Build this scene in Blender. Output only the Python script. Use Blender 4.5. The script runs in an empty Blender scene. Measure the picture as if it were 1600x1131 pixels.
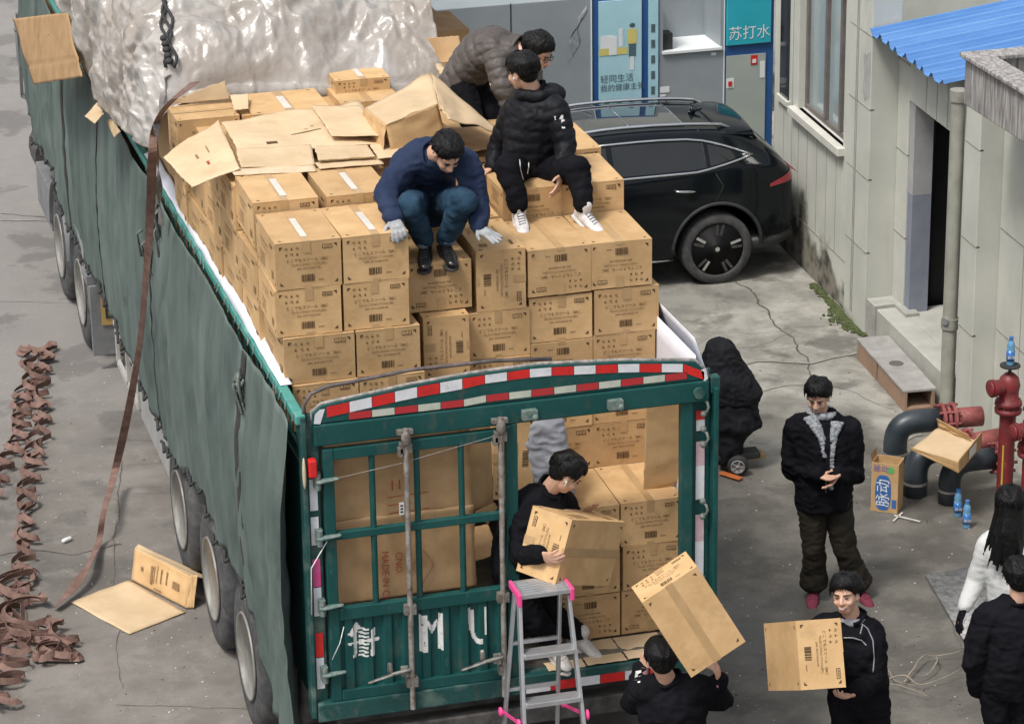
import bpy, math, random
import numpy as np
from mathutils import Vector, Matrix, noise, Euler
random.seed(7)
sc = bpy.context.scene
# ---------------- camera ----------------
CF, CC, CT, CY, CR = 4753.9, np.array([-4.444, -16.09, 9.311]), math.radians(20.602), math.radians(15.448), math.radians(-.821)
_h = np.array([math.sin(CY), math.cos(CY), 0]); _r = np.array([math.cos(CY), -math.sin(CY), 0]); _u = np.array([0, 0, 1.])
_F = _h*math.cos(CT)-_u*math.sin(CT); _U0 = _h*math.sin(CT)+_u*math.cos(CT)
_R = _r*math.cos(CR)+_U0*math.sin(CR); _U = -_r*math.sin(CR)+_U0*math.cos(CR)
cam = bpy.data.objects.new('camera', bpy.data.cameras.new('camera')); sc.collection.objects.link(cam); sc.camera = cam
cam.matrix_world = Matrix([[_R[i], _U[i], -_F[i], CC[i]] for i in range(3)]+[[0, 0, 0, 1]])
cam.data.sensor_width = 36; cam.data.lens = CF/1600*36; cam.data.clip_end = 500; cam.data.clip_start = .5
# ---------------- light ----------------
SUN_EL, SUN_AZ = math.radians(60), math.radians(238)
w = bpy.data.worlds.new('World'); sc.world = w; w.use_nodes = True
nt = w.node_tree; bg = nt.nodes['Background']; sky = nt.nodes.new('ShaderNodeTexSky'); sky.sky_type = 'NISHITA'; sky.sun_disc = False
sky.sun_elevation = SUN_EL; sky.sun_rotation = SUN_AZ; sky.dust_density = 4; sky.air_density = 1.2
hs = nt.nodes.new('ShaderNodeHueSaturation'); hs.inputs['Saturation'].default_value = .35
nt.links.new(sky.outputs[0], hs.inputs['Color']); nt.links.new(hs.outputs[0], bg.inputs[0]); bg.inputs[1].default_value = .112
sl = bpy.data.lights.new('sun', 'SUN'); sl.energy = 1.5; sl.angle = math.radians(12); sl.color = (1, .96, .9)
so = bpy.data.objects.new('sun', sl); sc.collection.objects.link(so)
sd = Vector((math.sin(SUN_AZ)*math.cos(SUN_EL), math.cos(SUN_AZ)*math.cos(SUN_EL), math.sin(SUN_EL)))
so.rotation_euler = sd.to_track_quat('Z', 'Y').to_euler(); so.location = (0, 0, 30)
sc.view_settings.view_transform = 'Standard'; sc.view_settings.look = 'None'; sc.view_settings.exposure = .74; sc.view_settings.gamma = 1
# ---------------- helpers ----------------
def at(px, py, x=None, y=None, z=None):
    "world point seen at photo pixel px,py on a given world plane"
    d = _F+_R*(px-800)/CF-_U*(py-565.5)/CF
    t = (z-CC[2])/d[2] if z is not None else (y-CC[1])/d[1] if y is not None else (x-CC[0])/d[0]
    return Vector(CC+d*t)
def dep(X): return float(_h @ (np.array(X)-CC))
def atd(px, py, D):
    d = _F+_R*(px-800)/CF-_U*(py-565.5)/CF
    return Vector(CC+d*(D/(_h @ d)))
WL = {}
def link(o): sc.collection.objects.link(o); return o
def tag(o, label=None, cat=None, group=None, kind=None):
    if label: o['label'] = label
    if cat: o['category'] = cat
    if group: o['group'] = group
    if kind: o['kind'] = kind
    return o
def thing(name, label, cat, loc, group=None):
    o = link(bpy.data.objects.new(name, None)); o.location = loc; o.empty_display_size = .2; WL[o.name] = Vector(loc)
    return tag(o, label, cat, group)
_ico = {}
def sphere_vf(n=8):
    if n in _ico: return _ico[n]
    v = [(0, 0, 1)]; f = []; m = n*2
    for i in range(1, n):
        a = math.pi*i/n
        for k in range(m): b = 2*math.pi*k/m; v.append((math.sin(a)*math.cos(b), math.sin(a)*math.sin(b), math.cos(a)))
    v.append((0, 0, -1))
    for k in range(m):
        f.append((0, 1+k, 1+(k+1) % m))
        for i in range(n-2): a0 = 1+i*m; f.append((a0+k, a0+m+k, a0+m+(k+1) % m, a0+(k+1) % m))
        f.append((1+(n-2)*m+(k+1) % m, 1+(n-2)*m+k, len(v)-1))
    _ico[n] = (v, f); return v, f
def frame(z, hint=(0, 0, 1)):
    z = Vector(z).normalized(); h = Vector(hint)
    if abs(z.dot(h)) > .98: h = Vector((1, 0, 0))
    x = h.cross(z).normalized(); return x, z.cross(x), z
class MB:
    def __init__(s): s.v = []; s.f = []; s.m = []; s.s = []
    def add(s, v, f, m=0, sm=False):
        o = len(s.v); s.v += [tuple(p) for p in v]; s.f += [tuple(i+o for i in q) for q in f]; s.m += [m]*len(f); s.s += [sm]*len(f); return s
    def box(s, x0, y0, z0, x1, y1, z1, m=0):
        v = [(x, y, z) for x in (x0, x1) for y in (y0, y1) for z in (z0, z1)]
        return s.add(v, [(0, 1, 3, 2), (4, 6, 7, 5), (0, 4, 5, 1), (2, 3, 7, 6), (0, 2, 6, 4), (1, 5, 7, 3)], m)
    def obox(s, c, hv, ax=None, m=0):
        c = Vector(c); ax = ax or (Vector((1, 0, 0)), Vector((0, 1, 0)), Vector((0, 0, 1)))
        v = [c+ax[0]*(a*hv[0])+ax[1]*(b*hv[1])+ax[2]*(d*hv[2]) for a in (-1, 1) for b in (-1, 1) for d in (-1, 1)]
        return s.add(v, [(0, 1, 3, 2), (4, 6, 7, 5), (0, 4, 5, 1), (2, 3, 7, 6), (0, 2, 6, 4), (1, 5, 7, 3)], m)
    def bar(s, p, q, w, t, m=0, hint=(0, 0, 1)):
        p = Vector(p); q = Vector(q); x, y, z = frame(q-p, hint)
        return s.obox((p+q)/2, (w/2, t/2, (q-p).length/2), (x, y, z), m)
    def ell(s, c, r, ax=None, m=0, n=8):
        v, f = sphere_vf(n); c = Vector(c); ax = ax or (Vector((1, 0, 0)), Vector((0, 1, 0)), Vector((0, 0, 1)))
        return s.add([c+ax[0]*(a*r[0])+ax[1]*(b*r[1])+ax[2]*(d*r[2]) for a, b, d in v], f, m, True)
    def cap(s, p, q, r1, r2, m=0, n=12, fl=1.0, hint=(0, 0, 1)):
        "tapered capsule; fl flattens across the hint axis"
        p = Vector(p); q = Vector(q); x, y, z = frame(q-p if (q-p).length > 1e-6 else Vector((0, 0, 1)), hint); L = (q-p).length; rings = []
        for i in range(4): a = math.pi/2*i/4; rings.append((-r1*math.cos(a), r1*math.sin(a)))
        rings += [(0, r1), (L*.33, r1+(r2-r1)*.33), (L*.67, r1+(r2-r1)*.67), (L, r2)]
        for i in range(1, 5): a = math.pi/2*i/4; rings.append((L+r2*math.sin(a), r2*math.cos(a)))
        v = []; f = []
        for t, r in rings:
            r = max(r, 1e-4)
            for k in range(n): b = 2*math.pi*k/n; v.append(p+z*t+x*(r*math.cos(b))+y*(r*math.sin(b)*fl))
        for i in range(len(rings)-1):
            for k in range(n): f.append((i*n+k, i*n+(k+1) % n, (i+1)*n+(k+1) % n, (i+1)*n+k))
        f.append(tuple(range(n))[::-1]); f.append(tuple(range((len(rings)-1)*n, len(rings)*n)))
        return s.add(v, f, m, True)
    def cyl(s, p, q, r1, r2=None, n=16, m=0, sm=True, caps=True):
        r2 = r1 if r2 is None else r2; p = Vector(p); q = Vector(q); x, y, z = frame(q-p); v = []
        for c, r in ((p, r1), (q, r2)):
            for k in range(n): b = 2*math.pi*k/n; v.append(c+x*(r*math.cos(b))+y*(r*math.sin(b)))
        s.add(v, [(k, (k+1) % n, n+(k+1) % n, n+k) for k in range(n)], m, sm)
        if caps: s.add(v, [tuple(range(n))[::-1], tuple(range(n, 2*n))], m, False)
        return s
    def tube(s, pts, r, n=8, m=0):
        pts = [Vector(p) for p in pts]; v = []; f = []; x = None; rr = r if isinstance(r, (list, tuple)) else [r]*len(pts)
        for i, p in enumerate(pts):
            d = (pts[min(i+1, len(pts)-1)]-pts[max(i-1, 0)]).normalized()
            if x is None: x, y, _ = frame(d)
            else: x = (x-d*x.dot(d)).normalized(); y = d.cross(x)
            for k in range(n): b = 2*math.pi*k/n; v.append(p+x*(rr[i]*math.cos(b))+y*(rr[i]*math.sin(b)))
        for i in range(len(pts)-1):
            for k in range(n): f.append((i*n+k, i*n+(k+1) % n, (i+1)*n+(k+1) % n, (i+1)*n+k))
        f.append(tuple(range(n))[::-1]); f.append(tuple(range((len(pts)-1)*n, len(pts)*n)))
        return s.add(v, f, m, True)
    def loft(s, secs, n=20, m=0, sm=True, p=2.0):
        "secs: (centre, half-axis A vector, half-axis B vector); superellipse exponent p"
        v = []; f = []
        for c, A, B in secs:
            c = Vector(c)
            for k in range(n):
                b = 2*math.pi*k/n; ca, sa = math.cos(b), math.sin(b)
                v.append(c+A*(math.copysign(abs(ca)**(2/p), ca))+B*(math.copysign(abs(sa)**(2/p), sa)))
        for i in range(len(secs)-1):
            for k in range(n): f.append((i*n+k, i*n+(k+1) % n, (i+1)*n+(k+1) % n, (i+1)*n+k))
        f.append(tuple(range(n))[::-1]); f.append(tuple(range((len(secs)-1)*n, len(secs)*n)))
        return s.add(v, f, m, sm)
    def lathe(s, prof, c, axis=(0, 0, 1), n=24, m=0, sm=True):
        "prof: (radius, height) pairs, closed at both ends"
        c = Vector(c); x, y, z = frame(axis); v = []; f = []
        for r, t in prof:
            for k in range(n): b = 2*math.pi*k/n; v.append(c+z*t+x*(r*math.cos(b))+y*(r*math.sin(b)))
        for i in range(len(prof)-1):
            for k in range(n): f.append((i*n+k, i*n+(k+1) % n, (i+1)*n+(k+1) % n, (i+1)*n+k))
        if prof[0][0] > 1e-5: f.append(tuple(range(n))[::-1])
        if prof[-1][0] > 1e-5: f.append(tuple(range((len(prof)-1)*n, len(prof)*n)))
        return s.add(v, f, m, sm)
    def grid(s, fn, nu, nv, m=0, sm=True, th=0):
        "fn(u,v)->Vector, u,v in 0..1; th>0 gives it a thickness"
        P = [[Vector(fn(i/nu, j/nv)) for j in range(nv+1)] for i in range(nu+1)]
        v = [p for r in P for p in r]; W = nv+1
        f = [(i*W+j, (i+1)*W+j, (i+1)*W+j+1, i*W+j+1) for i in range(nu) for j in range(nv)]
        if th:
            N = []
            for i in range(nu+1):
                for j in range(nv+1):
                    a = P[min(i+1, nu)][j]-P[max(i-1, 0)][j]; b = P[i][min(j+1, nv)]-P[i][max(j-1, 0)]; N.append(a.cross(b).normalized())
            k = len(v); v = v+[p-nn*th for p, nn in zip(v, N)]; f2 = [tuple(k+i for i in q[::-1]) for q in f]
            e = [(i*W, (i+1)*W) for i in range(nu)][::1]; bd = []
            for i in range(nu): bd.append(((i+1)*W, i*W)); bd.append((i*W+nv, (i+1)*W+nv))
            for j in range(nv): bd.append((j, j+1)); bd.append((nu*W+j+1, nu*W+j))
            f = f+f2+[(a, b, b+k, a+k) for a, b in bd]
        return s.add(v, f, m, sm)
    def build(s, name, mats, parent=None, origin=None, bevel=0, label=None):
        me = bpy.data.meshes.new(name); mats = mats if isinstance(mats, (list, tuple)) else [mats]
        if parent is not None: o0 = WL[parent.name]
        elif origin is not None: o0 = Vector(origin)
        else:
            A = np.array(s.v); o0 = Vector(((A[:, 0].min()+A[:, 0].max())/2, (A[:, 1].min()+A[:, 1].max())/2, A[:, 2].min()))
        me.from_pydata([(p[0]-o0[0], p[1]-o0[1], p[2]-o0[2]) for p in s.v], [], s.f)
        for q in mats: me.materials.append(q)
        me.polygons.foreach_set('material_index', s.m); me.polygons.foreach_set('use_smooth', s.s); me.validate(); me.update()
        o = link(bpy.data.objects.new(name, me))
        if parent is not None: o.parent = parent; WL[o.name] = o0
        else: o.location = o0; WL[o.name] = o0
        if bevel:
            md = o.modifiers.new('bevel', 'BEVEL'); md.width = bevel; md.segments = 2; md.limit_method = 'ANGLE'; md.harden_normals = False
        if label: o['label'] = label
        return o
def bake(o):
    dg = bpy.context.evaluated_depsgraph_get(); dg.update(); e = o.evaluated_get(dg)
    me = bpy.data.meshes.new_from_object(e); o.modifiers.clear(); old = o.data; o.data = me; me.name = old.name; return o
def remesh(o, vox, smooth=3, fac=.5):
    m = o.modifiers.new('r', 'REMESH'); m.mode = 'VOXEL'; m.voxel_size = vox; m.use_smooth_shade = True
    if smooth: m = o.modifiers.new('s', 'SMOOTH'); m.iterations = smooth; m.factor = fac
    return bake(o)
def displace(o, fn):
    "fn(P Nx3 world, N Nx3)->offset along the normal"
    me = o.data; n = len(me.vertices); P = np.empty(n*3, 'f'); me.vertices.foreach_get('co', P); N = np.empty(n*3, 'f'); me.vertex_normals.foreach_get('vector', N)
    P = P.reshape(-1, 3); N = N.reshape(-1, 3); off = np.array(WL[o.name]); d = fn(P+off, N); P = P+N*d[:, None]
    me.vertices.foreach_set('co', P.astype('f').ravel()); me.update(); return o
def nz(P, f, s=0): return np.array([noise.noise((p[0]*f+s, p[1]*f+s, p[2]*f-s)) for p in P])
def ridg(P, f, s=0): return 1-2*np.abs(nz(P, f, s))
# ---------------- materials ----------------
def ramp(nt, a, b, p0=.35, p1=.65):
    r = nt.nodes.new('ShaderNodeValToRGB'); r.color_ramp.elements[0].position = p0; r.color_ramp.elements[1].position = p1
    r.color_ramp.elements[0].color = (*a, 1); r.color_ramp.elements[1].color = (*b, 1); return r
def pm(name, c1, c2=None, scale=6, rough=.7, metal=0, bump=0, bscale=60, coat=0, spec=.5, stretch=None, rnd=0, p0=.35, p1=.65, trans=0, alpha=1, sheen=0, bd=.01):
    m = bpy.data.materials.new(name); m.use_nodes = True; nt = m.node_tree; b = nt.nodes['Principled BSDF']
    b.inputs['Roughness'].default_value = rough; b.inputs['Metallic'].default_value = metal; b.inputs['Coat Weight'].default_value = coat
    b.inputs['Specular IOR Level'].default_value = spec; b.inputs['Transmission Weight'].default_value = trans; b.inputs['Alpha'].default_value = alpha
    b.inputs['Sheen Weight'].default_value = sheen
    tc = nt.nodes.new('ShaderNodeTexCoord'); mp = nt.nodes.new('ShaderNodeMapping'); nt.links.new(tc.outputs['Object'], mp.inputs[0])
    if stretch: mp.inputs['Scale'].default_value = stretch
    c2 = c2 or tuple(x*.85 for x in c1)
    n = nt.nodes.new('ShaderNodeTexNoise'); n.inputs['Scale'].default_value = scale; n.inputs['Detail'].default_value = 6; n.inputs['Roughness'].default_value = .6
    nt.links.new(mp.outputs[0], n.inputs[0]); r = ramp(nt, c1, c2, p0, p1); nt.links.new(n.outputs[0], r.inputs[0]); out = r.outputs[0]
    if rnd:
        oi = nt.nodes.new('ShaderNodeObjectInfo'); hv = nt.nodes.new('ShaderNodeHueSaturation'); mr = nt.nodes.new('ShaderNodeMapRange')
        mr.inputs[3].default_value = 1-rnd; mr.inputs[4].default_value = 1+rnd; nt.links.new(oi.outputs['Random'], mr.inputs[0]); nt.links.new(mr.outputs[0], hv.inputs['Value'])
        nt.links.new(out, hv.inputs['Color']); out = hv.outputs[0]
        ad = nt.nodes.new('ShaderNodeVectorMath'); ad.operation = 'ADD'; nt.links.new(tc.outputs['Object'], ad.inputs[0]); nt.links.new(oi.outputs['Random'], ad.inputs[1]); nt.links.new(ad.outputs[0], mp.inputs[0])
    nt.links.new(out, b.inputs['Base Color'])
    if bump:
        n2 = nt.nodes.new('ShaderNodeTexNoise'); n2.inputs['Scale'].default_value = bscale; n2.inputs['Detail'].default_value = 5; nt.links.new(mp.outputs[0], n2.inputs[0])
        bp = nt.nodes.new('ShaderNodeBump'); bp.inputs['Strength'].default_value = bump; bp.inputs['Distance'].default_value = bd; nt.links.new(n2.outputs[0], bp.inputs['Height']); nt.links.new(bp.outputs[0], b.inputs['Normal'])
    return m
KR = pm('kraft', (.46, .292, .138), (.555, .365, .185), 5, .75, bump=.2, bscale=30, rnd=.13, spec=.25)
KR2 = pm('kraft_pale', (.52, .385, .235), (.60, .455, .29), 4, .75, bump=.15, bscale=25, rnd=.06, spec=.25)
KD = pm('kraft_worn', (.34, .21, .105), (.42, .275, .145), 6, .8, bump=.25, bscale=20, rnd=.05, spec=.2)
INK = pm('ink', (.07, .04, .02), (.12, .07, .035), 60, .8, spec=.2)
INK2 = pm('ink_faint', (.18, .11, .05), (.28, .18, .09), 90, .8, spec=.2)
REDINK = pm('red_ink', (.30, .05, .025), (.36, .09, .04), 60, .8, spec=.2)
TAPE = pm('tape_brown', (.40, .255, .12), (.46, .30, .15), 9, .38, bump=.1, bscale=30, rnd=.05)
TAPEW = pm('tape_clear', (.56, .52, .45), (.66, .62, .55), 12, .3, bump=.2, bscale=30)
GRN = pm('truck_green', (.003, .056, .053), (.012, .078, .072), 5, .55, bump=.2, bscale=14, p0=.45, p1=.78, spec=.35)
GRW = pm('truck_green_worn', (.005, .056, .053), (.10, .15, .13), 7, .6, bump=.3, bscale=30, p0=.5, p1=.72)
GRL = pm('rail_green', (.03, .24, .21), (.10, .30, .26), 7, .5, bump=.2, bscale=24)
TARP = pm('tarpaulin', (.074, .100, .092), (.128, .162, .148), 2.6, .85, bump=.5, bscale=9, stretch=(1, 1, .16), bd=.02, spec=.25)
BLK = pm('black_rubber', (.02, .021, .022), (.035, .035, .035), 20, .75, bump=.2, bscale=60)
TYRE = pm('tyre', (.035, .036, .04), (.07, .07, .07), 14, .85, bump=.2, bscale=50)
RIM = pm('rim', (.30, .295, .27), (.20, .195, .18), 8, .45, metal=.3, bump=.1)
STEEL = pm('steel_rod', (.42, .40, .37), (.18, .14, .11), 12, .5, metal=.6, bump=.3, bscale=50, p0=.45, p1=.7)
ALU = pm('aluminium', (.62, .63, .65), (.52, .53, .55), 12, .35, metal=.75, bump=.05)
GRIME = pm('dark_grime', (.035, .033, .032), (.09, .085, .08), 10, .8, bump=.3)
FEND = pm('fender_grey', (.12, .13, .14), (.20, .20, .20), 5, .7, bump=.3, bscale=20)
RFW = pm('reflector_white', (.68, .69, .72), (.58, .59, .62), 14, .4)
RFR = pm('reflector_red', (.62, .02, .015), (.50, .02, .02), 14, .4)
RFO = pm('reflector_old_white', (.50, .52, .44), (.40, .43, .36), 14, .5)
RFP = pm('reflector_pink', (.62, .05, .22), (.55, .10, .25), 14, .5)
YEL = pm('yellow_plate', (.45, .30, .10), (.38, .25, .08), 14, .6)
WHT = pm('white_paint', (.72, .72, .70), (.60, .60, .58), 20, .6)
LIN = pm('white_liner', (.74, .74, .80), (.66, .66, .74), 4, .5, bump=.4, bscale=8)
WEB = pm('webbing_brown', (.125, .068, .053), (.215, .13, .105), 12, .8, bump=.4, bscale=80)
PINK = pm('pink_plastic', (.80, .08, .28), (.75, .07, .25), 12, .4)
GLASSD = pm('dark_glass', (.010, .012, .014), (.014, .016, .018), 4, .06, spec=.6)
CHR = pm('chrome', (.70, .71, .72), (.62, .63, .65), 8, .18, metal=1)
def dirty(m, col, scale, lo, hi, amt, stretch=(1, 1, 1), seed=0):
    nt = m.node_tree; b = nt.nodes['Principled BSDF']; src = b.inputs['Base Color'].links[0].from_socket
    tc = nt.nodes.new('ShaderNodeTexCoord'); mp = nt.nodes.new('ShaderNodeMapping'); mp.inputs['Scale'].default_value = stretch; mp.inputs['Location'].default_value = (seed, seed*.7, 0)
    oi = nt.nodes.new('ShaderNodeObjectInfo'); ad = nt.nodes.new('ShaderNodeVectorMath'); ad.operation = 'MULTIPLY_ADD'; ad.inputs[1].default_value = (37, 19, 53); nt.links.new(oi.outputs['Random'], ad.inputs[0]); nt.links.new(tc.outputs['Object'], ad.inputs[2]); nt.links.new(ad.outputs[0], mp.inputs[0])
    n = nt.nodes.new('ShaderNodeTexNoise'); n.inputs['Scale'].default_value = scale; n.inputs['Detail'].default_value = 8; n.inputs['Roughness'].default_value = .65; nt.links.new(mp.outputs[0], n.inputs[0])
    mr = nt.nodes.new('ShaderNodeMapRange'); mr.inputs[1].default_value = lo; mr.inputs[2].default_value = hi; mr.inputs[4].default_value = amt; nt.links.new(n.outputs[0], mr.inputs[0])
    mx = nt.nodes.new('ShaderNodeMixRGB'); mx.inputs[2].default_value = (*col, 1); nt.links.new(mr.outputs[0], mx.inputs[0]); nt.links.new(src, mx.inputs[1]); nt.links.new(mx.outputs[0], b.inputs['Base Color']); return m
dirty(TARP, (.030, .042, .040), 2.2, .50, .68, .6, (1, 1, .45)); dirty(TARP, (.19, .21, .195), 9, .60, .72, .5, (1, 1, .12), 4)
for g_ in (GRN, GRW, GRL): dirty(g_, (.10, .085, .065), 9, .56, .74, .55, (1, 1, .5), 2); dirty(g_, (.09, .16, .145), 28, .62, .72, .5, (1, 1, .3), 7)
dirty(KR, (.30, .19, .095), 4.5, .54, .74, .5, seed=3); dirty(KR, (.62, .47, .30), 16, .64, .76, .35, (1, .3, 1), 8); dirty(KR2, (.42, .29, .16), 5, .54, .72, .5, seed=1)
dirty(WHT, (.25, .30, .28), 22, .55, .68, .6); dirty(RFW, (.36, .34, .33), 14, .55, .7, .6); dirty(RFR, (.24, .02, .02), 14, .55, .7, .6); dirty(STEEL, (.14, .07, .04), 18, .52, .66, .6); dirty(TYRE, (.14, .13, .12), 7, .52, .66, .5); dirty(RIM, (.16, .13, .11), 9, .52, .68, .6)
_tx = {}
def text_vf(s, size=1.0, ax='CENTER'):
    k = (s, size, ax)
    if k not in _tx:
        cu = bpy.data.curves.new('t', 'FONT'); cu.body = s; cu.size = size; cu.align_x = ax; cu.resolution_u = 2
        o = link(bpy.data.objects.new('t', cu)); dg = bpy.context.evaluated_depsgraph_get(); dg.update()
        me = bpy.data.meshes.new_from_object(o.evaluated_get(dg)); _tx[k] = ([tuple(v.co) for v in me.vertices], [tuple(p.vertices) for p in me.polygons])
        bpy.data.objects.remove(o); bpy.data.meshes.remove(me)
    return _tx[k]
def put_text(mb, s, size, c, right, up, off=0, m=0, ax='CENTER', sx=1):
    v, f = text_vf(s, size, ax); c = Vector(c); right = Vector(right).normalized(); up = Vector(up).normalized(); n = right.cross(up)
    mb.add([c+right*(a*sx)+up*b+n*off for a, b, _ in v], f, m)
# ================= ground =================
def ground_material():
    m = bpy.data.materials.new('yard_concrete'); m.use_nodes = True; nt = m.node_tree; b = nt.nodes['Principled BSDF']; L = nt.links.new; N = nt.nodes.new
    g = N('ShaderNodeNewGeometry'); sp = N('ShaderNodeSeparateXYZ'); L(g.outputs['Position'], sp.inputs[0])
    def noi(s, d=6, r=.6):
        n = N('ShaderNodeTexNoise'); n.inputs['Scale'].default_value = s; n.inputs['Detail'].default_value = d; n.inputs['Roughness'].default_value = r; L(g.outputs['Position'], n.inputs[0]); return n.outputs[0]
    def math_(op, a, bb, c=None):
        n = N('ShaderNodeMath'); n.operation = op
        for i, q in enumerate((a, bb, c)):
            if q is None: continue
            if isinstance(q, (int, float)): n.inputs[i].default_value = q
            else: L(q, n.inputs[i])
        return n.outputs[0]
    def mix(f, a, bb):
        n = N('ShaderNodeMixRGB')
        if isinstance(f, (int, float)): n.inputs[0].default_value = f
        else: L(f, n.inputs[0])
        for i, q in ((1, a), (2, bb)):
            if isinstance(q, tuple): n.inputs[i].default_value = (*q, 1)
            else: L(q, n.inputs[i])
        return n.outputs[0]
    def sm(v, a, bb):
        n = N('ShaderNodeMapRange'); n.interpolation_type = 'SMOOTHSTEP'; n.inputs[1].default_value = a; n.inputs[2].default_value = bb; L(v, n.inputs[0]); return n.outputs[0]
    big = noi(.55); mid = noi(2.2, 8, .65); fine = noi(26, 5, .7); grit = noi(110, 3, .7)
    # road left of the truck
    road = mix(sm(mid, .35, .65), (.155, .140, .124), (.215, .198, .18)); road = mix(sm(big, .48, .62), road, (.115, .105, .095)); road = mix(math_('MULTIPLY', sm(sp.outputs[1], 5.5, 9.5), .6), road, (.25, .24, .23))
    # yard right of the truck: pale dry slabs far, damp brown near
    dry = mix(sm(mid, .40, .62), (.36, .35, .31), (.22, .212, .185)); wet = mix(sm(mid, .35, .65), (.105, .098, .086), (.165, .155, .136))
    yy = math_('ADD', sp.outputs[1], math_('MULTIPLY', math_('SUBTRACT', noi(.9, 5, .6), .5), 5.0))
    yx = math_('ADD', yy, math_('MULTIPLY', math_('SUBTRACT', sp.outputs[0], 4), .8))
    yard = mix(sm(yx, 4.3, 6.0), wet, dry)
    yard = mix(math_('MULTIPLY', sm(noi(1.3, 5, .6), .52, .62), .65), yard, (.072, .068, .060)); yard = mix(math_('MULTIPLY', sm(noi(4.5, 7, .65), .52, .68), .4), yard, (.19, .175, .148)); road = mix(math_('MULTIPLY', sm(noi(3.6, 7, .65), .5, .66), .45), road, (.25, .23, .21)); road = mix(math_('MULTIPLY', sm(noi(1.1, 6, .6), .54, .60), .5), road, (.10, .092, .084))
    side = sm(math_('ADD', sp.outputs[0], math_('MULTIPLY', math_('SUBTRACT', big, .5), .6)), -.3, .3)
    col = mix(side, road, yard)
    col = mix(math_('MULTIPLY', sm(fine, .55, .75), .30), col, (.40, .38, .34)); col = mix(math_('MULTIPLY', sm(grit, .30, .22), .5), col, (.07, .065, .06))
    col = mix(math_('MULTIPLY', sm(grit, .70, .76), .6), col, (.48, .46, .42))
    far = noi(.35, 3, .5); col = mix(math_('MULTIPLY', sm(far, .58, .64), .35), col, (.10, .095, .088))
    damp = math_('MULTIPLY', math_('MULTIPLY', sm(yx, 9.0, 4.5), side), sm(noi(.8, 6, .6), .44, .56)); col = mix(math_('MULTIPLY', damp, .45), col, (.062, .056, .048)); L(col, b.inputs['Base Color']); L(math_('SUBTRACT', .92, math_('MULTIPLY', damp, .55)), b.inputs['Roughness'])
    bp = N('ShaderNodeBump'); bp.inputs['Strength'].default_value = .5; bp.inputs['Distance'].default_value = .012
    L(math_('ADD', math_('MULTIPLY', fine, .7), math_('MULTIPLY', grit, .4)), bp.inputs['Height']); L(bp.outputs[0], b.inputs['Normal'])
    return m
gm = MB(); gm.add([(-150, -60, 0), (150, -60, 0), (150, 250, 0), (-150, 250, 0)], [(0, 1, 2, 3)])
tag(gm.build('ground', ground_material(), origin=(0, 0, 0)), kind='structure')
CRK = pm('crack_dark', (.05, .045, .04), (.12, .11, .095), 25, .95); CRL = pm('joint_pale', (.30, .29, .255), (.24, .23, .205), 9, .9)
def crack(mb, pts, w, jit=.03, z=.004, m=0, seg=.06):
    P = []
    for a, b in zip(pts, pts[1:]):
        a = Vector(a); b = Vector(b); n = max(2, int((b-a).length/seg)); P += [a.lerp(b, i/n) for i in range(n)]
    P.append(Vector(pts[-1])); v = []
    for i, p in enumerate(P):
        d = (P[min(i+1, len(P)-1)]-P[max(i-1, 0)]).normalized(); s = Vector((-d.y, d.x, 0)); o = s*(noise.noise(p*2.3)*jit*2+noise.noise(p*9)*jit*.6)
        ww = w*(.35+1.1*abs(noise.noise(p*5+Vector((9, 0, 0))))); v += [p+o-s*ww, p+o+s*ww]
    v = [(q.x, q.y, z) for q in v]; mb.add(v, [(2*i, 2*i+1, 2*i+3, 2*i+2) for i in range(len(P)-1)], m)
g = lambda x, y: at(x, y, z=0)
c = MB()
for pts, w_, j in (([(1150, 440), (1185, 470), (1210, 505), (1232, 525), (1262, 560), (1290, 600)], .026, .05), ([(1000, 548), (1085, 560), (1180, 545), (1240, 520)], .007, .05), ([(1232, 512), (1330, 508), (1352, 512)], .008, .01),
                   ([(1040, 560), (1120, 522), (1200, 520)], .005, .04), ([(1180, 605), (1280, 604)], .006, .04), ([(1290, 600), (1400, 640), (1420, 660)], .006, .04),
                   ([(0, 335), (40, 338), (88, 340)], .02, .04), ([(0, 870), (45, 862), (110, 866), (165, 856), (190, 850)], .014, .05), ([(0, 472), (130, 474)], .006, .01),
                   ([(190, 680), (186, 760), (178, 850), (182, 960), (195, 1075)], .008, .02), ([(170, 686), (270, 690)], .006, .02), ([(0, 120), (45, 118)], .006, .01), ([(200, 728), (285, 722)], .005, .03),
                   ([(1450, 900), (1480, 960), (1500, 1010)], .006, .03), ([(195, 770), (280, 766)], .004, .04), ([(180, 1100), (420, 1110)], .008, .03)):
    crack(c, [g(*p) for p in pts], w_*.55, j)
tag(c.build('pavement_cracks', CRK, origin=(0, 0, 0)), kind='structure')
c = MB()
for pts, w_, j in (([(1040, 585), (1180, 566), (1268, 568), (1340, 552)], .05, .04), ([(1170, 615), (1230, 606), (1262, 600)], .022, .05), ([(0, 345), (80, 346)], .03, .03), ([(1310, 500), (1352, 490)], .05, .03),
                   ([(1262, 600), (1340, 690)], .02, .05), ([(1380, 690), (1440, 680)], .05, .05), ([(1240, 380), (1290, 440), (1330, 500)], .05, .06)):
    crack(c, [g(*p) for p in pts], w_*.6, j, .008)
tag(c.build('pavement_joints', CRL, origin=(0, 0, 0)), kind='structure')
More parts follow.
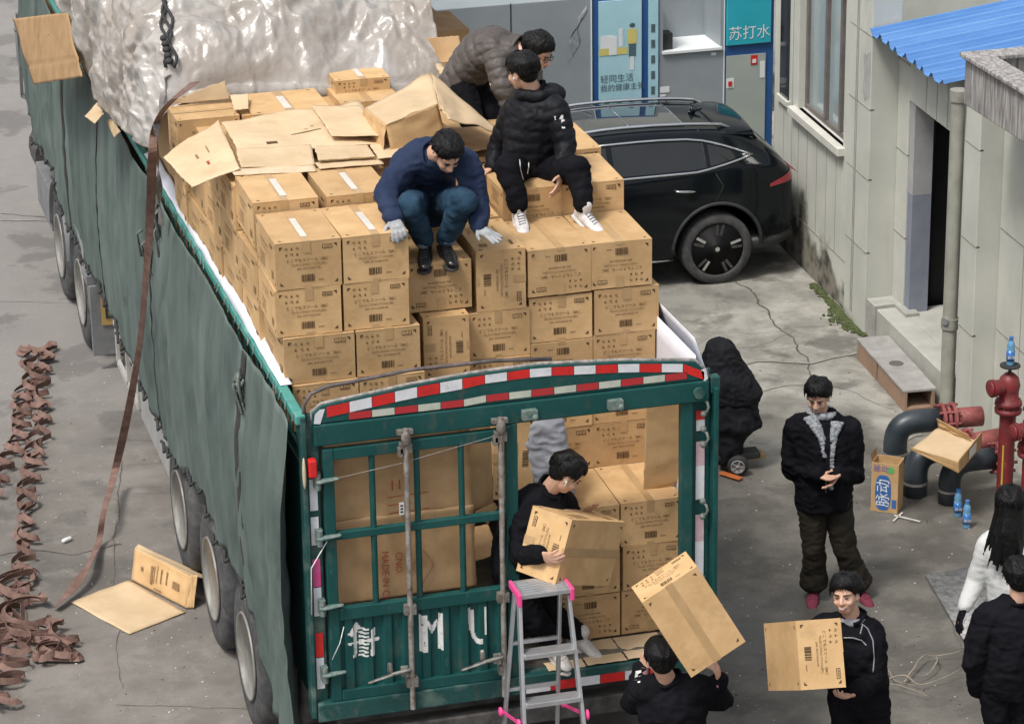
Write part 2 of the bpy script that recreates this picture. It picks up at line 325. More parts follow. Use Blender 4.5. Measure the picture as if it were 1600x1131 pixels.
# ================= building on the right =================
def wx(y, off=0): return 4.975+off+.05*y
def wall_mat():
    m = pm('painted_wall', (.56, .565, .51), (.48, .49, .44), 2.2, .75, bump=.15, bscale=20); nt = m.node_tree; b = nt.nodes['Principled BSDF']; src = b.inputs['Base Color'].links[0].from_socket
    g_ = nt.nodes.new('ShaderNodeNewGeometry'); sp = nt.nodes.new('ShaderNodeSeparateXYZ'); nt.links.new(g_.outputs['Position'], sp.inputs[0])
    n = nt.nodes.new('ShaderNodeTexNoise'); n.inputs['Scale'].default_value = 2.6; n.inputs['Detail'].default_value = 7; nt.links.new(g_.outputs['Position'], n.inputs[0])
    a = nt.nodes.new('ShaderNodeMath'); a.operation = 'MULTIPLY_ADD'; a.inputs[1].default_value = -1.1; nt.links.new(n.outputs[0], a.inputs[0]); nt.links.new(sp.outputs[2], a.inputs[2])
    yr = nt.nodes.new('ShaderNodeMapRange'); yr.inputs[1].default_value = 7.3; yr.inputs[2].default_value = 9.3; yr.inputs[3].default_value = .35; yr.inputs[4].default_value = -.35; nt.links.new(sp.outputs[1], yr.inputs[0])
    ad = nt.nodes.new('ShaderNodeMath'); ad.operation = 'ADD'; nt.links.new(a.outputs[0], ad.inputs[0]); nt.links.new(yr.outputs[0], ad.inputs[1])
    mr = nt.nodes.new('ShaderNodeMapRange'); mr.inputs[1].default_value = -.42; mr.inputs[2].default_value = -.28; mr.inputs[3].default_value = 1; mr.inputs[4].default_value = 0; nt.links.new(ad.outputs[0], mr.inputs[0])
    n2 = nt.nodes.new('ShaderNodeTexNoise'); n2.inputs['Scale'].default_value = 6; nt.links.new(g_.outputs['Position'], n2.inputs[0]); r2 = ramp(nt, (.055, .055, .045), (.24, .22, .18), .4, .6); nt.links.new(n2.outputs[0], r2.inputs[0])
    mx = nt.nodes.new('ShaderNodeMixRGB'); nt.links.new(mr.outputs[0], mx.inputs[0]); nt.links.new(src, mx.inputs[1]); nt.links.new(r2.outputs[0], mx.inputs[2]); nt.links.new(mx.outputs[0], b.inputs['Base Color'])
    return m
WALL = wall_mat(); dirty(WALL, (.30, .30, .26), 3.2, .56, .74, .35, (1, 1, .22), 5); WGAP = pm('wall_joint', (.25, .25, .22), (.33, .33, .29), 9, .9); BASEC = pm('plinth_grey', (.40, .40, .36), (.30, .30, .28), 6, .85, bump=.2)
WSH = pm('return_wall', (.40, .42, .35), (.35, .37, .31), 3, .8, bump=.1)
B = thing('building', 'pale grey-green building with jointed wall panels, window, dark doorway and drainpipe', 'building', (5.4, 7, 0))
H = 3.4
def wallbox(mb, y0, y1, z0, z1, d0, d1, m=0):
    "slab between y0..y1 whose front stands d0 and back d1 behind the wall line"
    v = [(wx(y, d), y, z) for y in (y0, y1) for d in (d0, d1) for z in (z0, z1)]
    mb.add(v, [(0, 1, 3, 2), (4, 6, 7, 5), (0, 4, 5, 1), (2, 3, 7, 6), (0, 2, 6, 4), (1, 5, 7, 3)], m)
m = MB()
wy0, wy1, wz0, wz1 = 8.29, 9.60, 1.50, 2.95      # window
wallbox(m, 8.06, wy0, 0, H, 0, .28); wallbox(m, wy1, 10.2, 0, H, 0, .28); wallbox(m, wy0, wy1, 0, wz0, 0, .28); wallbox(m, wy0, wy1, wz1, H, 0, .28)
m.box(wx(10.2), 10.2, 0, 9, 10.3, H)            # end wall
wallbox(m, 7.5, 8.06, 0, H, -.035, .24)         # pilaster
RC = .22                                         # recess
wallbox(m, 7.22, 7.497, 0, 2.72, RC, .42)            # left of door
wallbox(m, 5.34, 5.96, 0, 2.72, RC, .42)             # right of door
wallbox(m, 5.96, 7.22, 2.2, 2.72, RC, .42)           # above door
wallbox(m, 5.02, 5.34, 0, 2.72, -.0, .5)           # second pilaster
wallbox(m, -3, 5.017, 0, 2.72, .2, .5)              # wall further right
m.build('wall', WALL, B, bevel=.006)
m = MB()
for z in (.75, 1.42, 2.05, 2.7):
    wallbox(m, 7.5, 8.06, z, z+.012, -.038, 0); 
for z in (.85, 1.6, 2.4): wallbox(m, 5.02, 5.34, z, z+.012, -.003, .03); wallbox(m, 7.22, 7.497, z+.1, z+.112, RC-.003, .3)
for y in (6.2, 6.45, 6.7): wallbox(m, y+.1, y+.112, 2.2, 2.7, RC-.003, .3)
for y in (8.45, 8.72, 9.0, 9.28, 9.55): wallbox(m, y, y+.008, .45, 1.44, -.003, .02)
wallbox(m, 8.06, 10.4, .45, .462, -.003, .02)
wallbox(m, 7.83, 7.845, .1, H, -.04, 0); wallbox(m, 7.87, 7.88, .1, H, -.04, 0)
for y in (9.75, 10.0): wallbox(m, y, y+.008, .3, 2.9, -.003, .02)
for z in (.9, 1.75, 2.6): wallbox(m, -3, 5.0, z, z+.012, .197, .25)
for y in (4.5, 3.9, 3.3): wallbox(m, y, y+.01, 0, 2.7, .197, .25)
m.build('panel_joints', WGAP, B)
m = MB(); wallbox(m, 7.28, 7.497, .0, .34, -.02, .3); wallbox(m, 7.0, 7.28, 0, .34, .17, .3)
m.build('plinth', BASEC, B, bevel=.005)
m = MB(); wallbox(m, 5.53, 7.28, 0, .31, .0, RC-.004); wallbox(m, 5.965, 7.215, 0, .31, RC-.004, 1.4)
m.build('door_step', pm('step_concrete', (.46, .46, .42), (.36, .355, .32), 3, .85, bump=.2), B, bevel=.008)
DARKR = pm('room_shade', (.010, .011, .013), (.016, .017, .019), 3, .8)  # shade of the unlit interior painted as a near-black wall colour
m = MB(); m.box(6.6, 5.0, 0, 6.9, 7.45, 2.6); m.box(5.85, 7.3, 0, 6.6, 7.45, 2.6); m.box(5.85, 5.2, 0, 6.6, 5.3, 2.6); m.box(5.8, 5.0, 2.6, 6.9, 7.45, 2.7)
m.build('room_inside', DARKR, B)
m = MB(); wallbox(m, 7.1, 7.215, .31, 1.38, RC+.015, .41, 1); wallbox(m, 7.1, 7.215, 1.382, 2.198, RC+.015, .41, 0)
m.build('door_reveal', [pm('reveal_plaster', (.40, .40, .40), (.33, .33, .34), 4, .85, bump=.2), pm('reveal_blue_grey', (.25, .27, .33), (.20, .22, .28), 4, .7, bump=.2)], B)
# window
FR = pm('window_frame', (.17, .15, .14), (.13, .115, .105), 10, .5); PANE = pm('window_glass', (.34, .41, .42), (.26, .32, .33), 1.2, .08, spec=.8); SILL = pm('window_sill', (.60, .59, .53), (.52, .51, .46), 5, .7)
m = MB(); wallbox(m, wy0-.05, wy1+.1, wz0-.075, wz0, -.07, .05); ws = m.build('sill', SILL, B, bevel=.006)
wn = MB(); wallbox(wn, wy0, wy0+.05, wz0, wz1, .07, .13); wallbox(wn, wy1-.05, wy1, wz0, wz1, .07, .13); wallbox(wn, wy0+.05, wy1-.05, wz0, wz0+.05, .07, .13)
for y in (8.56, 8.98): wallbox(wn, y, y+.05, wz0+.05, wz1, .06, .125)
wn = wn.build('window', FR, B, bevel=.004); m = MB(); wallbox(m, wy0+.05, wy1-.05, wz0+.05, wz1, .10, .108); p = m.build('pane', PANE); p.parent = wn; p.matrix_parent_inverse = Matrix.Translation(-WL[wn.name])
m = MB(); wallbox(m, 9.86, 10.12, 1.50, 2.9, -.012, .02, 0); wallbox(m, 9.82, 10.15, 1.45, 1.50, -.04, .02, 1); m.build('narrow_window', [GLASSD, SILL], B)
# peeling patch, moss
m = MB()
def patch(mb, y0, y1, z0, z1, d, mm=0, n=14):
    v = []; cx, cz = (y0+y1)/2, (z0+z1)/2
    for k in range(n): a = 2*math.pi*k/n; rr = .8+.35*noise.noise(Vector((math.cos(a)*2, math.sin(a)*2, y0))); y = cx+(y1-y0)/2*math.copysign(abs(math.cos(a))**.6, math.cos(a))*rr; v.append((wx(y, d), y, cz+(z1-z0)/2*math.copysign(abs(math.sin(a))**.6, math.sin(a))*rr))
    mb.add(v, [tuple(range(n))], mm)
patch(m, 7.5, 7.72, 2.05, 2.62, -.037)
m.build('peeling_patch', pm('bare_render', (.42, .42, .40), (.33, .32, .30), 9, .9, bump=.4), B)
moss = MB()
for i in range(1500):
    y = random.uniform(7.45, 8.9); ww = .13*math.sin(max(.05, min(1, (y-7.4)/.9))*math.pi*.9)+.02; q = Vector((wx(y, -.02)-abs(random.gauss(0, ww*.5)), y, random.uniform(0, .012))); r = random.uniform(.006, .016); moss.ell(q, (r, r*1.4, r*.7), n=4)
tag(moss.build('moss', pm('moss', (.035, .05, .018), (.09, .11, .035), 20, .95, bump=.5)), kind='stuff')
# drainpipe
pc = thing('drainpipe', 'cream painted drainpipe running down the wall beside the dark doorway', 'pipe', (wx(5.5, -.03), 5.45, 0))
m = MB(); m.cyl((wx(5.5, -.03), 5.45, .02), (wx(5.5, -.03), 5.45, 2.72), .060, n=20); m.build('pipe_run', pm('pipe_paint', (.36, .36, .31), (.27, .27, .23), 6, .5, bump=.1), pc)
m = MB()
for z in (.78, 2.7): m.cyl((wx(5.5, -.03), 5.45, z), (wx(5.5, -.03), 5.45, z+.09), .072, n=20)
m.build('coupling', pm('pipe_paint_dark', (.30, .30, .26), (.22, .22, .19), 9, .5), pc)
m = MB(); m.cyl((wx(5.5, -.03), 5.45, .86), (wx(5.5, -.10), 5.40, .86), .03, n=14); m.build('pipe_cap', ALU, pc)
# blue roof
BLU = pm('blue_sheet', (.075, .20, .46), (.12, .27, .54), 3, .45, bump=.05, stretch=(.3, 2, 1))
m = MB(); y0, y1 = 5.73, 7.48; x0 = lambda y: wx(y, -.06)
def roof(u, v):
    y = y0+(y1-y0)*u; t = (y*4.7) % 1; rib = .048 if t < .2 else (.0 if t > .32 and t < .88 else .022)
    return Vector((x0(y)+v*3.6+.01*math.sin(y*9), y, 2.74+v*.42+rib))
m.grid(roof, 150, 6, sm=False, th=.003)
tag(m.build('metal_roof', BLU), 'blue corrugated metal roof sheet over the doorway', 'roof')
m = MB(); m.box(4.88, -1.5, 2.93, 4.98, 4.60, 3.30); m.box(4.98, 4.50, 2.93, 7, 4.60, 3.30); m.box(4.98, -1.5, 2.93, 7, 4.5, 2.99)
m.box(4.84, -1.5, 3.30, 5.06, 4.63, 3.335); m.box(5.06, 4.43, 3.30, 7, 4.63, 3.335)
def streak():
    m_ = pm('streaked_concrete', (.15, .14, .135), (.44, .42, .40), 7, .9, bump=.4, bscale=30, stretch=(6, 6, .5), p0=.38, p1=.66); return m_
tag(m.build('concrete_canopy', streak(), bevel=.008), 'streaked grey concrete canopy trough jutting out right of the blue roof', 'canopy')
# ================= cabinets and fridges behind the car =================
CG = pm('cabinet_grey', (.30, .33, .35), (.25, .28, .30), 1.5, .45, bump=.05); CB = pm('fridge_blue', (.02, .08, .24), (.03, .10, .28), 3, .35); CT_ = pm('fridge_teal', (.02, .36, .46), (.03, .40, .50), 3, .4)
PB = pm('poster_blue', (.36, .60, .68), (.42, .66, .74), 2.5, .4); PW = pm('poster_white', (.75, .78, .78), (.70, .73, .74), 5, .4); PY = pm('poster_yellow', (.62, .54, .16), (.66, .58, .2), 5, .4); PD = pm('poster_dark', (.06, .10, .13), (.09, .14, .16), 5, .5)
CY0 = 12.0
def cabinet(label, x0, x1, name, cat, h=2.1, m=CG, dpt=.6, grp=None):
    t = thing(name, label, cat, ((x0+x1)/2, CY0+dpt/2, 0), grp); b = MB(); b.box(x0, CY0, .05, x1, CY0+dpt, h); b.build('cabinet_body', m, t, bevel=.01); return t
t = cabinet('grey steel locker behind the man in the brown coat', 2.5, 4.19, 'steel_locker', 'locker')
b = MB(); b.box(4.175, CY0-.012, .1, 4.187, CY0-.001, 2.1); b.build('edge_strip', PW, t); b = MB(); b.box(3.35, CY0-.004, .1, 3.362, CY0-.0005, 2.1); b.build('door_gap', BLK, t)
b = MB(); b.grid(lambda u, v: Vector((4.03+.09*u-.1*(1-v)+.03*math.sin(v*9), CY0-.004, 1.45+.45*v+.12*u)), 6, 8, th=.001); b.build('peeling_sticker', pm('sticker_grey', (.20, .215, .225), (.28, .30, .32), 20, .8, p0=.45, p1=.55), t)
t = cabinet('blue fridge with a pale blue poster of two seated figures', 4.20, 4.89, 'drinks_fridge', 'fridge', m=CB)
b = MB(); b.box(4.255, CY0-.02, .15, 4.70, CY0-.002, 2.05); ps = b.build('poster', PB, t); b = MB(); Y = CY0-.024
b.box(4.255, Y, 1.50, 4.55, Y+.002, 1.57, 1); b.box(4.36, Y-.002, 1.50, 4.44, Y, 1.69, 0); b.box(4.44, Y, 1.57, 4.52, Y+.002, 1.68, 3); b.box(4.55, Y, 1.60, 4.65, Y+.002, 1.75, 1); b.box(4.565, Y, 1.47, 4.64, Y+.002, 1.60, 2); b.box(4.58, Y, 1.33, 4.62, Y+.002, 1.47, 0); b.box(4.46, Y-.001, 1.58, 4.50, Y+.001, 1.76, 0)
b.box(4.27, Y, 1.57, 4.40, Y+.002, 1.70, 0); b.ell((4.60, Y, 1.79), (.03, .003, .022), m=2, n=6)
for k in range(3): b.box(4.31+k*.13, Y, 1.0, 4.36+k*.13, Y+.002, 1.03, 2)
put_text(b, '轻同生活', .088, (4.265, Y, 1.225), (1, 0, 0), (0, 0, 1), 0, 2, 'LEFT'); put_text(b, '我的健康主张', .078, (4.265, Y, 1.135), (1, 0, 0), (0, 0, 1), 0, 2, 'LEFT')
o = b.build('poster_print', [PW, PY, PD, PB]); o.parent = ps; o.matrix_parent_inverse = Matrix.Translation(-WL[ps.name])
b = MB(); b.box(4.775, CY0-.02, .15, 4.875, CY0-.002, 2.05, 0)
for k in range(6): b.box(4.80, CY0-.024, .9+k*.16, 4.84, CY0-.021, .98+k*.16, 1)
b.build('side_panel', [PB, PD], t)
t = cabinet('grey steel cabinet with open shelf, between the two blue fridges', 4.89, 5.585, 'steel_cabinet', 'cabinet', h=1.46)
b = MB(); b.box(4.89, CY0, 1.46, 4.93, CY0+.6, 2.1); b.box(5.54, CY0, 1.46, 5.585, CY0+.6, 2.1); b.box(4.93, CY0+.5, 1.46, 5.54, CY0+.6, 2.1); b.build('shelf_recess', CG, t)
b = MB(); b.box(4.92, CY0-.03, 1.46, 5.55, CY0+.5, 1.485); b.build('shelf', PW, t); b = MB(); b.box(4.93, CY0+.05, 1.487, 5.05, CY0+.2, 1.65); b.build('meter_box', BLK, t)
b = MB(); b.box(4.90, CY0-.006, 1.06, 5.0, CY0-.001, 1.12); b.box(4.9, CY0-.006, 1.02, 4.96, CY0-.001, 1.04); b.build('sticker', PW, t); b = MB(); b.box(5.44, CY0-.006, 1.40, 5.49, CY0-.001, 1.43); b.build('sticker', PW, t)
b = MB(); b.box(5.572, CY0-.008, .1, 5.583, CY0-.001, 2.0); b.build('edge_strip', PW, t)
t = cabinet('blue glass-door drinks fridge with a teal header sign, at the building corner', 5.59, 6.11, 'display_fridge', 'fridge', m=CB)
b = MB(); b.box(5.595, CY0-.03, 1.49, 6.07, CY0-.002, 2.0); b.build('header_sign', CT_, t, bevel=.008)
b = MB(); put_text(b, '苏打水', .15, (5.835, CY0-.034, 1.56), (1, 0, 0), (0, 0, 1), 0, 0); b.build('sign_lettering', PW, t)
b = MB(); b.box(5.60, CY0-.015, .3, 6.02, CY0-.002, 1.38); b.build('glass_door', pm('fridge_glass', (.38, .42, .38), (.32, .37, .35), 2, .1, spec=.6), t)
for L_b in (((5.86, 1.27, 5.93, 1.37, 1), (5.875, 1.29, 5.915, 1.33, 0)), ((5.96, 1.13, 6.01, 1.30, 0),), ((5.60, 1.05, 5.68, 1.15, 0), (5.62, 1.07, 5.66, 1.12, 1))):
    b = MB()
    for n_b, (xa, za, xb, zb_, mi_) in enumerate(L_b): b.box(xa, CY0-.02-.005*n_b, za, xb, CY0-.016-.005*n_b, zb_, mi_)
    b.build('sticker', [PW, RFR], t)
m = MB(); m.box(2.2, 14.5, 0, 9, 14.8, 4); tag(m.build('back_wall', WALL), 'plain pale wall standing behind the row of cabinets', 'wall')
# ================= small things by the wall =================
t = thing('concrete_trough', 'hollow grey concrete trough with brown sides lying before the doorstep', 'trough', (5.08, 6.25, 0))
ax = Vector((.105, 1.28, 0)).normalized(); sx = Vector((ax.y, -ax.x, 0)); A0 = Vector((4.93, 5.66, 0)); L_ = 1.3; Wd = .27
def lb(mb, a0, a1, s0, s1, z0, z1, m=0):
    v = [A0+ax*a+sx*s+Vector((0, 0, z)) for a in (a0, a1) for s in (s0, s1) for z in (z0, z1)]; mb.add(v, [(0, 1, 3, 2), (4, 6, 7, 5), (0, 4, 5, 1), (2, 3, 7, 6), (0, 2, 6, 4), (1, 5, 7, 3)], m)
m = MB(); lb(m, 0, L_, -.01, Wd+.01, .165, .19); m.build('top_slab', pm('trough_top', (.26, .25, .24), (.36, .35, .33), 5, .85, bump=.3), t, bevel=.005)
m = MB(); lb(m, 0, .72, 0, .03, 0, .165); lb(m, .76, L_, -.004, .03, 0, .165); lb(m, 0, L_, Wd-.03, Wd, 0, .165); lb(m, 0, L_, .03, Wd-.03, 0, .03); m.build('side_board', pm('trough_side', (.34, .22, .15), (.27, .18, .13), 5, .85, bump=.3), t, bevel=.004)
m = MB(); m.cyl(A0+ax*.62+sx*.13+Vector((0, 0, .188)), A0+ax*.62+sx*.13+Vector((0, 0, .194)), .062, n=24); m.build('lid', pm('lid', (.10, .09, .08), (.14, .13, .12), 9, .8), t)
# fire valves, pipes
RED = pm('red_paint', (.22, .016, .022), (.15, .022, .026), 7, .5, bump=.3, bscale=20); REDO = pm('red_old', (.30, .085, .08), (.20, .045, .045), 6, .7, bump=.3)
for g_ in (RED, REDO): dirty(g_, (.10, .05, .04), 16, .52, .66, .7); dirty(g_, (.38, .20, .17), 30, .6, .7, .5, seed=4)
PB_ = pm('black_hdpe', (.022, .032, .042), (.055, .065, .075), 4, .4, bump=.1)
def arc(p, q, cdir, n=8):
    "quarter bend from p to q with the corner cdir"
    p, q, cn = Vector(p), Vector(q), Vector(cdir); return [(p*(1-t)**2+cn*2*t*(1-t)+q*t*t) for t in [i/n for i in range(n+1)]]
def standpipe(x, y, h, lab, r=.062, cap=True):
    t = thing('fire_standpipe', lab, 'standpipe', (x, y, 0), 'red fire standpipes by the wall'); m = MB(); m.cyl((x, y, 0), (x, y, h-.25), r, n=20); m.build('riser', RED, t)
    m = MB(); m.lathe([(r, 0), (.1, .02), (.105, .05), (.08, .06), (.08, .075), (.105, .085), (.1, .115), (.075, .13), (.075, .2), (.085, .24), (.07, .30), (.035, .335), (.0, .34)], (x, y, h-.34)); m.build('valve_body', RED, t)
    m = MB()
    for k in range(8): a = k*math.pi/4; m.cyl((x+.085*math.cos(a), y+.085*math.sin(a), h-.30), (x+.085*math.cos(a), y+.085*math.sin(a), h-.215), .012, n=6)
    m.build('flange_bolts', REDO, t)
    m = MB(); m.cyl((x, y, h-.10), (x-.15, y-.03, h-.10), .058, n=18); m.cyl((x-.13, y-.026, h-.10), (x-.165, y-.033, h-.10), .068, n=18); m.ell((x-.165, y-.033, h-.10), (.02, .06, .06), n=8); m.build('outlet', RED, t)
    m = MB(); m.cyl((x, y, h-.01), (x, y, h+.055), .014, n=8); m.cyl((x, y, h+.05), (x, y, h+.062), .078, n=20); m.build('handwheel', BLK, t); 
    m = MB(); m.cyl((x-.045, y-.045, .05), (x-.045, y-.045, h*.5), .008, n=6); m.build('paint_marking', pm('yellow_paint', (.55, .42, .05), (.5, .36, .05), 9, .6), t); return t
standpipe(4.85, 3.5, 1.14, 'tall red fire standpipe with a blue bottle on its black handwheel')
standpipe(4.95, 3.28, .86, 'second red fire standpipe, at the right edge of the photo')
def bigpipe(lab, e, zz, xr, yr, nred, r=.095, gl='large black pipe bends joined to red pipes'):
    t = thing('pipe_bend', lab, 'pipe', (e[0], e[1], 0), gl); R_ = .17; m = MB(); top = zz
    p0 = Vector((e[0], e[1], 0)); p1 = Vector((e[0], e[1], top-R_)); dirv = Vector((xr-e[0], yr-e[1], 0)).normalized(); q = Vector((e[0], e[1], top))+dirv*R_
    pe = Vector((e[0], e[1], top))+dirv*(R_+.18); m.tube([p0, p1]+arc(p1, q, (e[0], e[1], top))[1:]+[pe], r, 20); m.build('black_bend', PB_, t)
    m = MB(); m.cyl(p0+Vector((0, 0, .10)), p0+Vector((0, 0, .118)), r+.006, n=20); m.build('pale_ring', RIM, t)
    m = MB()
    for k in range(3): m.cyl(pe+dirv*(.01+.045*k), pe+dirv*(.035+.045*k), r+.035-.012*(k == 1), n=20)
    for k in range(8): a = k*math.pi/4; s_ = dirv.cross(Vector((0, 0, 1))); o_ = s_*(.118*math.cos(a))+Vector((0, 0, .118*math.sin(a))); m.cyl(pe+o_-dirv*.02, pe+o_+dirv*.15, .012, n=6)
    m.build('flange', REDO, t); fe = Vector((xr, yr, top)); m = MB(); m.tube([pe+dirv*.13, fe], r*.85, 18); m.build('red_pipe', REDO, t)
    return t
bigpipe('far black pipe bend behind the blue-labelled carton, flanged to a pinkish red pipe', (4.42, 4.62), .36, 5.12, 4.55, 0)
bigpipe('middle black pipe bend under the torn open carton', (4.34, 4.02), .34, 5.08, 4.12, 0)
bigpipe('nearest black pipe bend, lowest of the three bends', (4.53, 3.80), .33, 5.02, 3.78, 0, .085)
BB = pm('bottle_blue', (.03, .14, .42), (.05, .20, .52), 12, .15, spec=.6, coat=.5); BCL = pm('bottle_clear', (.12, .30, .50), (.16, .36, .56), 8, .1, spec=.8)
def bottle(p, lab):
    t = thing('drink_bottle', lab, 'bottle', p, 'blue drink bottles'); m = MB(); m.lathe([(.0, 0), (.028, 0), (.031, .01), (.029, .03), (.031, .035), (.031, .12), (.027, .135), (.031, .15), (.024, .18), (.014, .195), (.014, .205)], p, n=16); m.build('bottle_body', BCL, t)
    m = MB(); m.lathe([(.0, .034), (.0325, .036), (.0325, .115), (.0, .117)], p, n=16); m.build('label_wrap', BB, t); m = MB(); m.cyl(Vector(p)+Vector((0, 0, .2)), Vector(p)+Vector((0, 0, .225)), .017, n=12); m.build('cap', BB, t)
    m = MB(); put_text(m, '脉动', .028, Vector(p)+Vector((-.009, -.0335, .06)), (1, -.28, 0), (0, 0, 1), 0, 0); m.build('lettering', PW, t)
bottle((4.85, 3.5, 1.202), 'blue drink bottle standing on the handwheel of the tall red standpipe')
bottle(tuple(at(1496, 806, z=0)), 'farther and left of two blue drink bottles on the ground before the pipes'); bottle(tuple(at(1510, 824, z=0)), 'nearer and right of two blue drink bottles on the ground before the pipes')
# carton with blue label
P0 = at(1360, 797, z=0); P1 = at(1404, 803, z=0); rt = (P1-P0); cw = .21; rt.normalize(); bk = Vector((-rt.y, rt.x, 0)); hh = .40
t = thing('labelled_carton', 'brown carton with a big blue oval label, open on top, beside the black pipe bend', 'carton', P0)
m = MB(); cb = lambda a0, a1, b0, b1, z0, z1, mm=0: m.add([P0+rt*a+bk*b+Vector((0, 0, z)) for a in (a0, a1) for b in (b0, b1) for z in (z0, z1)], [(0, 1, 3, 2), (4, 6, 7, 5), (0, 4, 5, 1), (2, 3, 7, 6), (0, 2, 6, 4), (1, 5, 7, 3)], mm)
cb(0, cw, 0, .006, 0, hh); cb(0, cw, .16, .166, 0, hh); cb(0, .006, .006, .16, 0, hh); cb(cw-.006, cw, .006, .16, 0, hh); cb(.006, cw-.006, .006, .16, .005, .01); m.build('carton_walls', KR, t)
m = MB(); m.add([P0+rt*0+Vector((0, 0, hh)), P0+bk*.16+Vector((0, 0, hh)), P0+bk*.16-rt*.01+Vector((0, 0, hh+.06)), P0-rt*.01+Vector((0, 0, hh+.06))], [(0, 1, 2, 3)]); m.add([P0+rt*cw+Vector((0, 0, hh)), P0+rt*cw+bk*.16+Vector((0, 0, hh)), P0+bk*.16+rt*(cw+.03)+Vector((0, 0, hh+.05)), P0+rt*(cw+.03)+Vector((0, 0, hh+.05))], [(0, 1, 2, 3)]); m.build('flap', KD, t)
m = MB(); f_ = -bk*.002; c0 = P0+rt*.095+Vector((0, 0, .16))+f_; n = 28
m.add([c0+rt*(.062*math.copysign(abs(math.cos(2*math.pi*k/n))**.6, math.cos(2*math.pi*k/n)))+Vector((0, 0, .145*math.copysign(abs(math.sin(2*math.pi*k/n))**.75, math.sin(2*math.pi*k/n)))) for k in range(n)], [tuple(range(n))], 0)
put_text(m, '脉动', .115, c0-bk*.002+rt*.04+Vector((0, 0, 0)), (0, 0, 1), -rt, 0, 1); put_text(m, '脉动', .06, P0+rt*.075+Vector((0, 0, .335))+f_*1.5, rt, (0, 0, 1), 0, 2)
m.add([P0+rt*.15+f_+Vector((0, 0, .35))+rt*(.028*math.cos(a))+Vector((0, 0, .028*math.sin(a))) for a in [k*math.pi/8 for k in range(16)]], [tuple(range(16))], 3)
m.add([P0+rt*a+f_+Vector((0, 0, z)) for a, z in ((.165, .04), (.2, .04), (.2, .11), (.165, .11))], [(0, 1, 2, 3)], 0); m.build('printed_label', [pm('label_blue', (.03, .12, .36), (.04, .14, .40), 9, .6), PW, pm('label_violet', (.16, .12, .34), (.2, .15, .4), 9, .6), pm('label_green', (.12, .42, .12), (.12, .42, .12), 9, .6)], t)
# sticks, litter
SW = pm('white_wood', (.60, .58, .54), (.50, .47, .42), 14, .8)
for a, b_, lab in (((1397, 807), (1438, 817), 'longer pale stick lying on the ground below the blue-labelled carton'), ((1396, 816), (1410, 803), 'short pale stick crossed under the longer stick')):
    m = MB(); m.bar(g(*a)+Vector((0, 0, .012)), g(*b_)+Vector((0, 0, .012)), .014, .008, hint=(0, 0, 1)); tag(m.build('wood_stick', SW), lab, 'stick')
m = MB(); p = g(104, 847); m.cap(p+Vector((-.02, -.01, .018)), p+Vector((.03, .02, .02)), .019, .017); tag(remesh(m.build('paper_ball', pm('crumpled_white', (.75, .75, .74), (.6, .6, .6), 30, .7, bump=.8)), .006, 1), 'small crumpled white paper lump on the road near the strap', 'litter')
m = MB()
for i in range(520):
    if random.random() < .5: q = g(random.uniform(0, 470), random.uniform(560, 1130))
    else: q = g(random.uniform(1120, 1600), random.uniform(560, 1130))
    r = random.uniform(.002, .008); m.ell((q.x, q.y, r*.4), (r*random.uniform(.7, 1.6), r, r*.5), n=3, m=random.choice((0, 0, 1)))
tag(m.build('grit', [SW, GRIME]), 'scattered pale and dark grit on the ground', kind='stuff')
# chequered plate / grate
A, Bq, Cq, Dq = g(1446, 903), g(1560, 880), g(1640, 975), g(1505, 1003); m = MB()
m.grid(lambda u, v: (A.lerp(Bq, u)).lerp(Dq.lerp(Cq, u), v)+Vector((0, 0, .012)), 1, 1, th=.012); ux = (Bq-A); vx = (Dq-A)
for i in range(26):
    for j in range(22):
        p = (A.lerp(Bq, (i+.5)/26)).lerp(Dq.lerp(Cq, (i+.5)/26), (j+.5)/22)+Vector((0, 0, .014)); d = (ux if (i+j) % 2 else vx).normalized()*.012; m.bar(p-d, p+d, .006, .005)
tag(m.build('chequer_plate', pm('plate_steel', (.36, .36, .36), (.16, .16, .16), 22, .5, metal=.5, bump=.5)), 'grey chequered steel plate on the ground beside the woman in white', 'plate')
BR = pm('dry_branch', (.34, .29, .24), (.24, .20, .16), 14, .85)
for lab, runs in (('forked dry branch arching on the ground between the two black-clad men', [[(1412, 1072), (1440, 1040), (1462, 1033), (1500, 1030)], [(1462, 1033), (1464, 1048), (1448, 1062), (1430, 1068)], [(1380, 1070), (1412, 1070), (1440, 1078), (1500, 1060)]]), ('thin dry twigs beside the elbow of the man carrying a carton', [[(1355, 1062), (1385, 1062), (1400, 1072), (1430, 1085)], [(1360, 1068), (1368, 1080)], [(1340, 1070), (1400, 1084), (1450, 1095)]])):
    m = MB()
    for r_ in runs:
        pts = [g(*p)+Vector((0, 0, .03+.04*abs(math.sin(i*1.7)))) for i, p in enumerate(r_)]; q = []
        for i in range(len(pts)-1):
            p0, p1, p2, p3 = pts[max(0, i-1)], pts[i], pts[i+1], pts[min(len(pts)-1, i+2)]
            for k in range(8): t = k/8; s = .5*((2*p1)+(p2-p0)*t+(2*p0-5*p1+4*p2-p3)*t*t+(3*p1-p0-3*p2+p3)*t**3); q.append(s+Vector((noise.noise(s*9), noise.noise(s*9+Vector((3, 3, 3))), 0))*.012)
        q.append(pts[-1]); m.tube(q, [.0065-.004*i/len(q) for i in range(len(q))], 6)
    tag(m.build('dry_branch', BR), lab, 'branch')
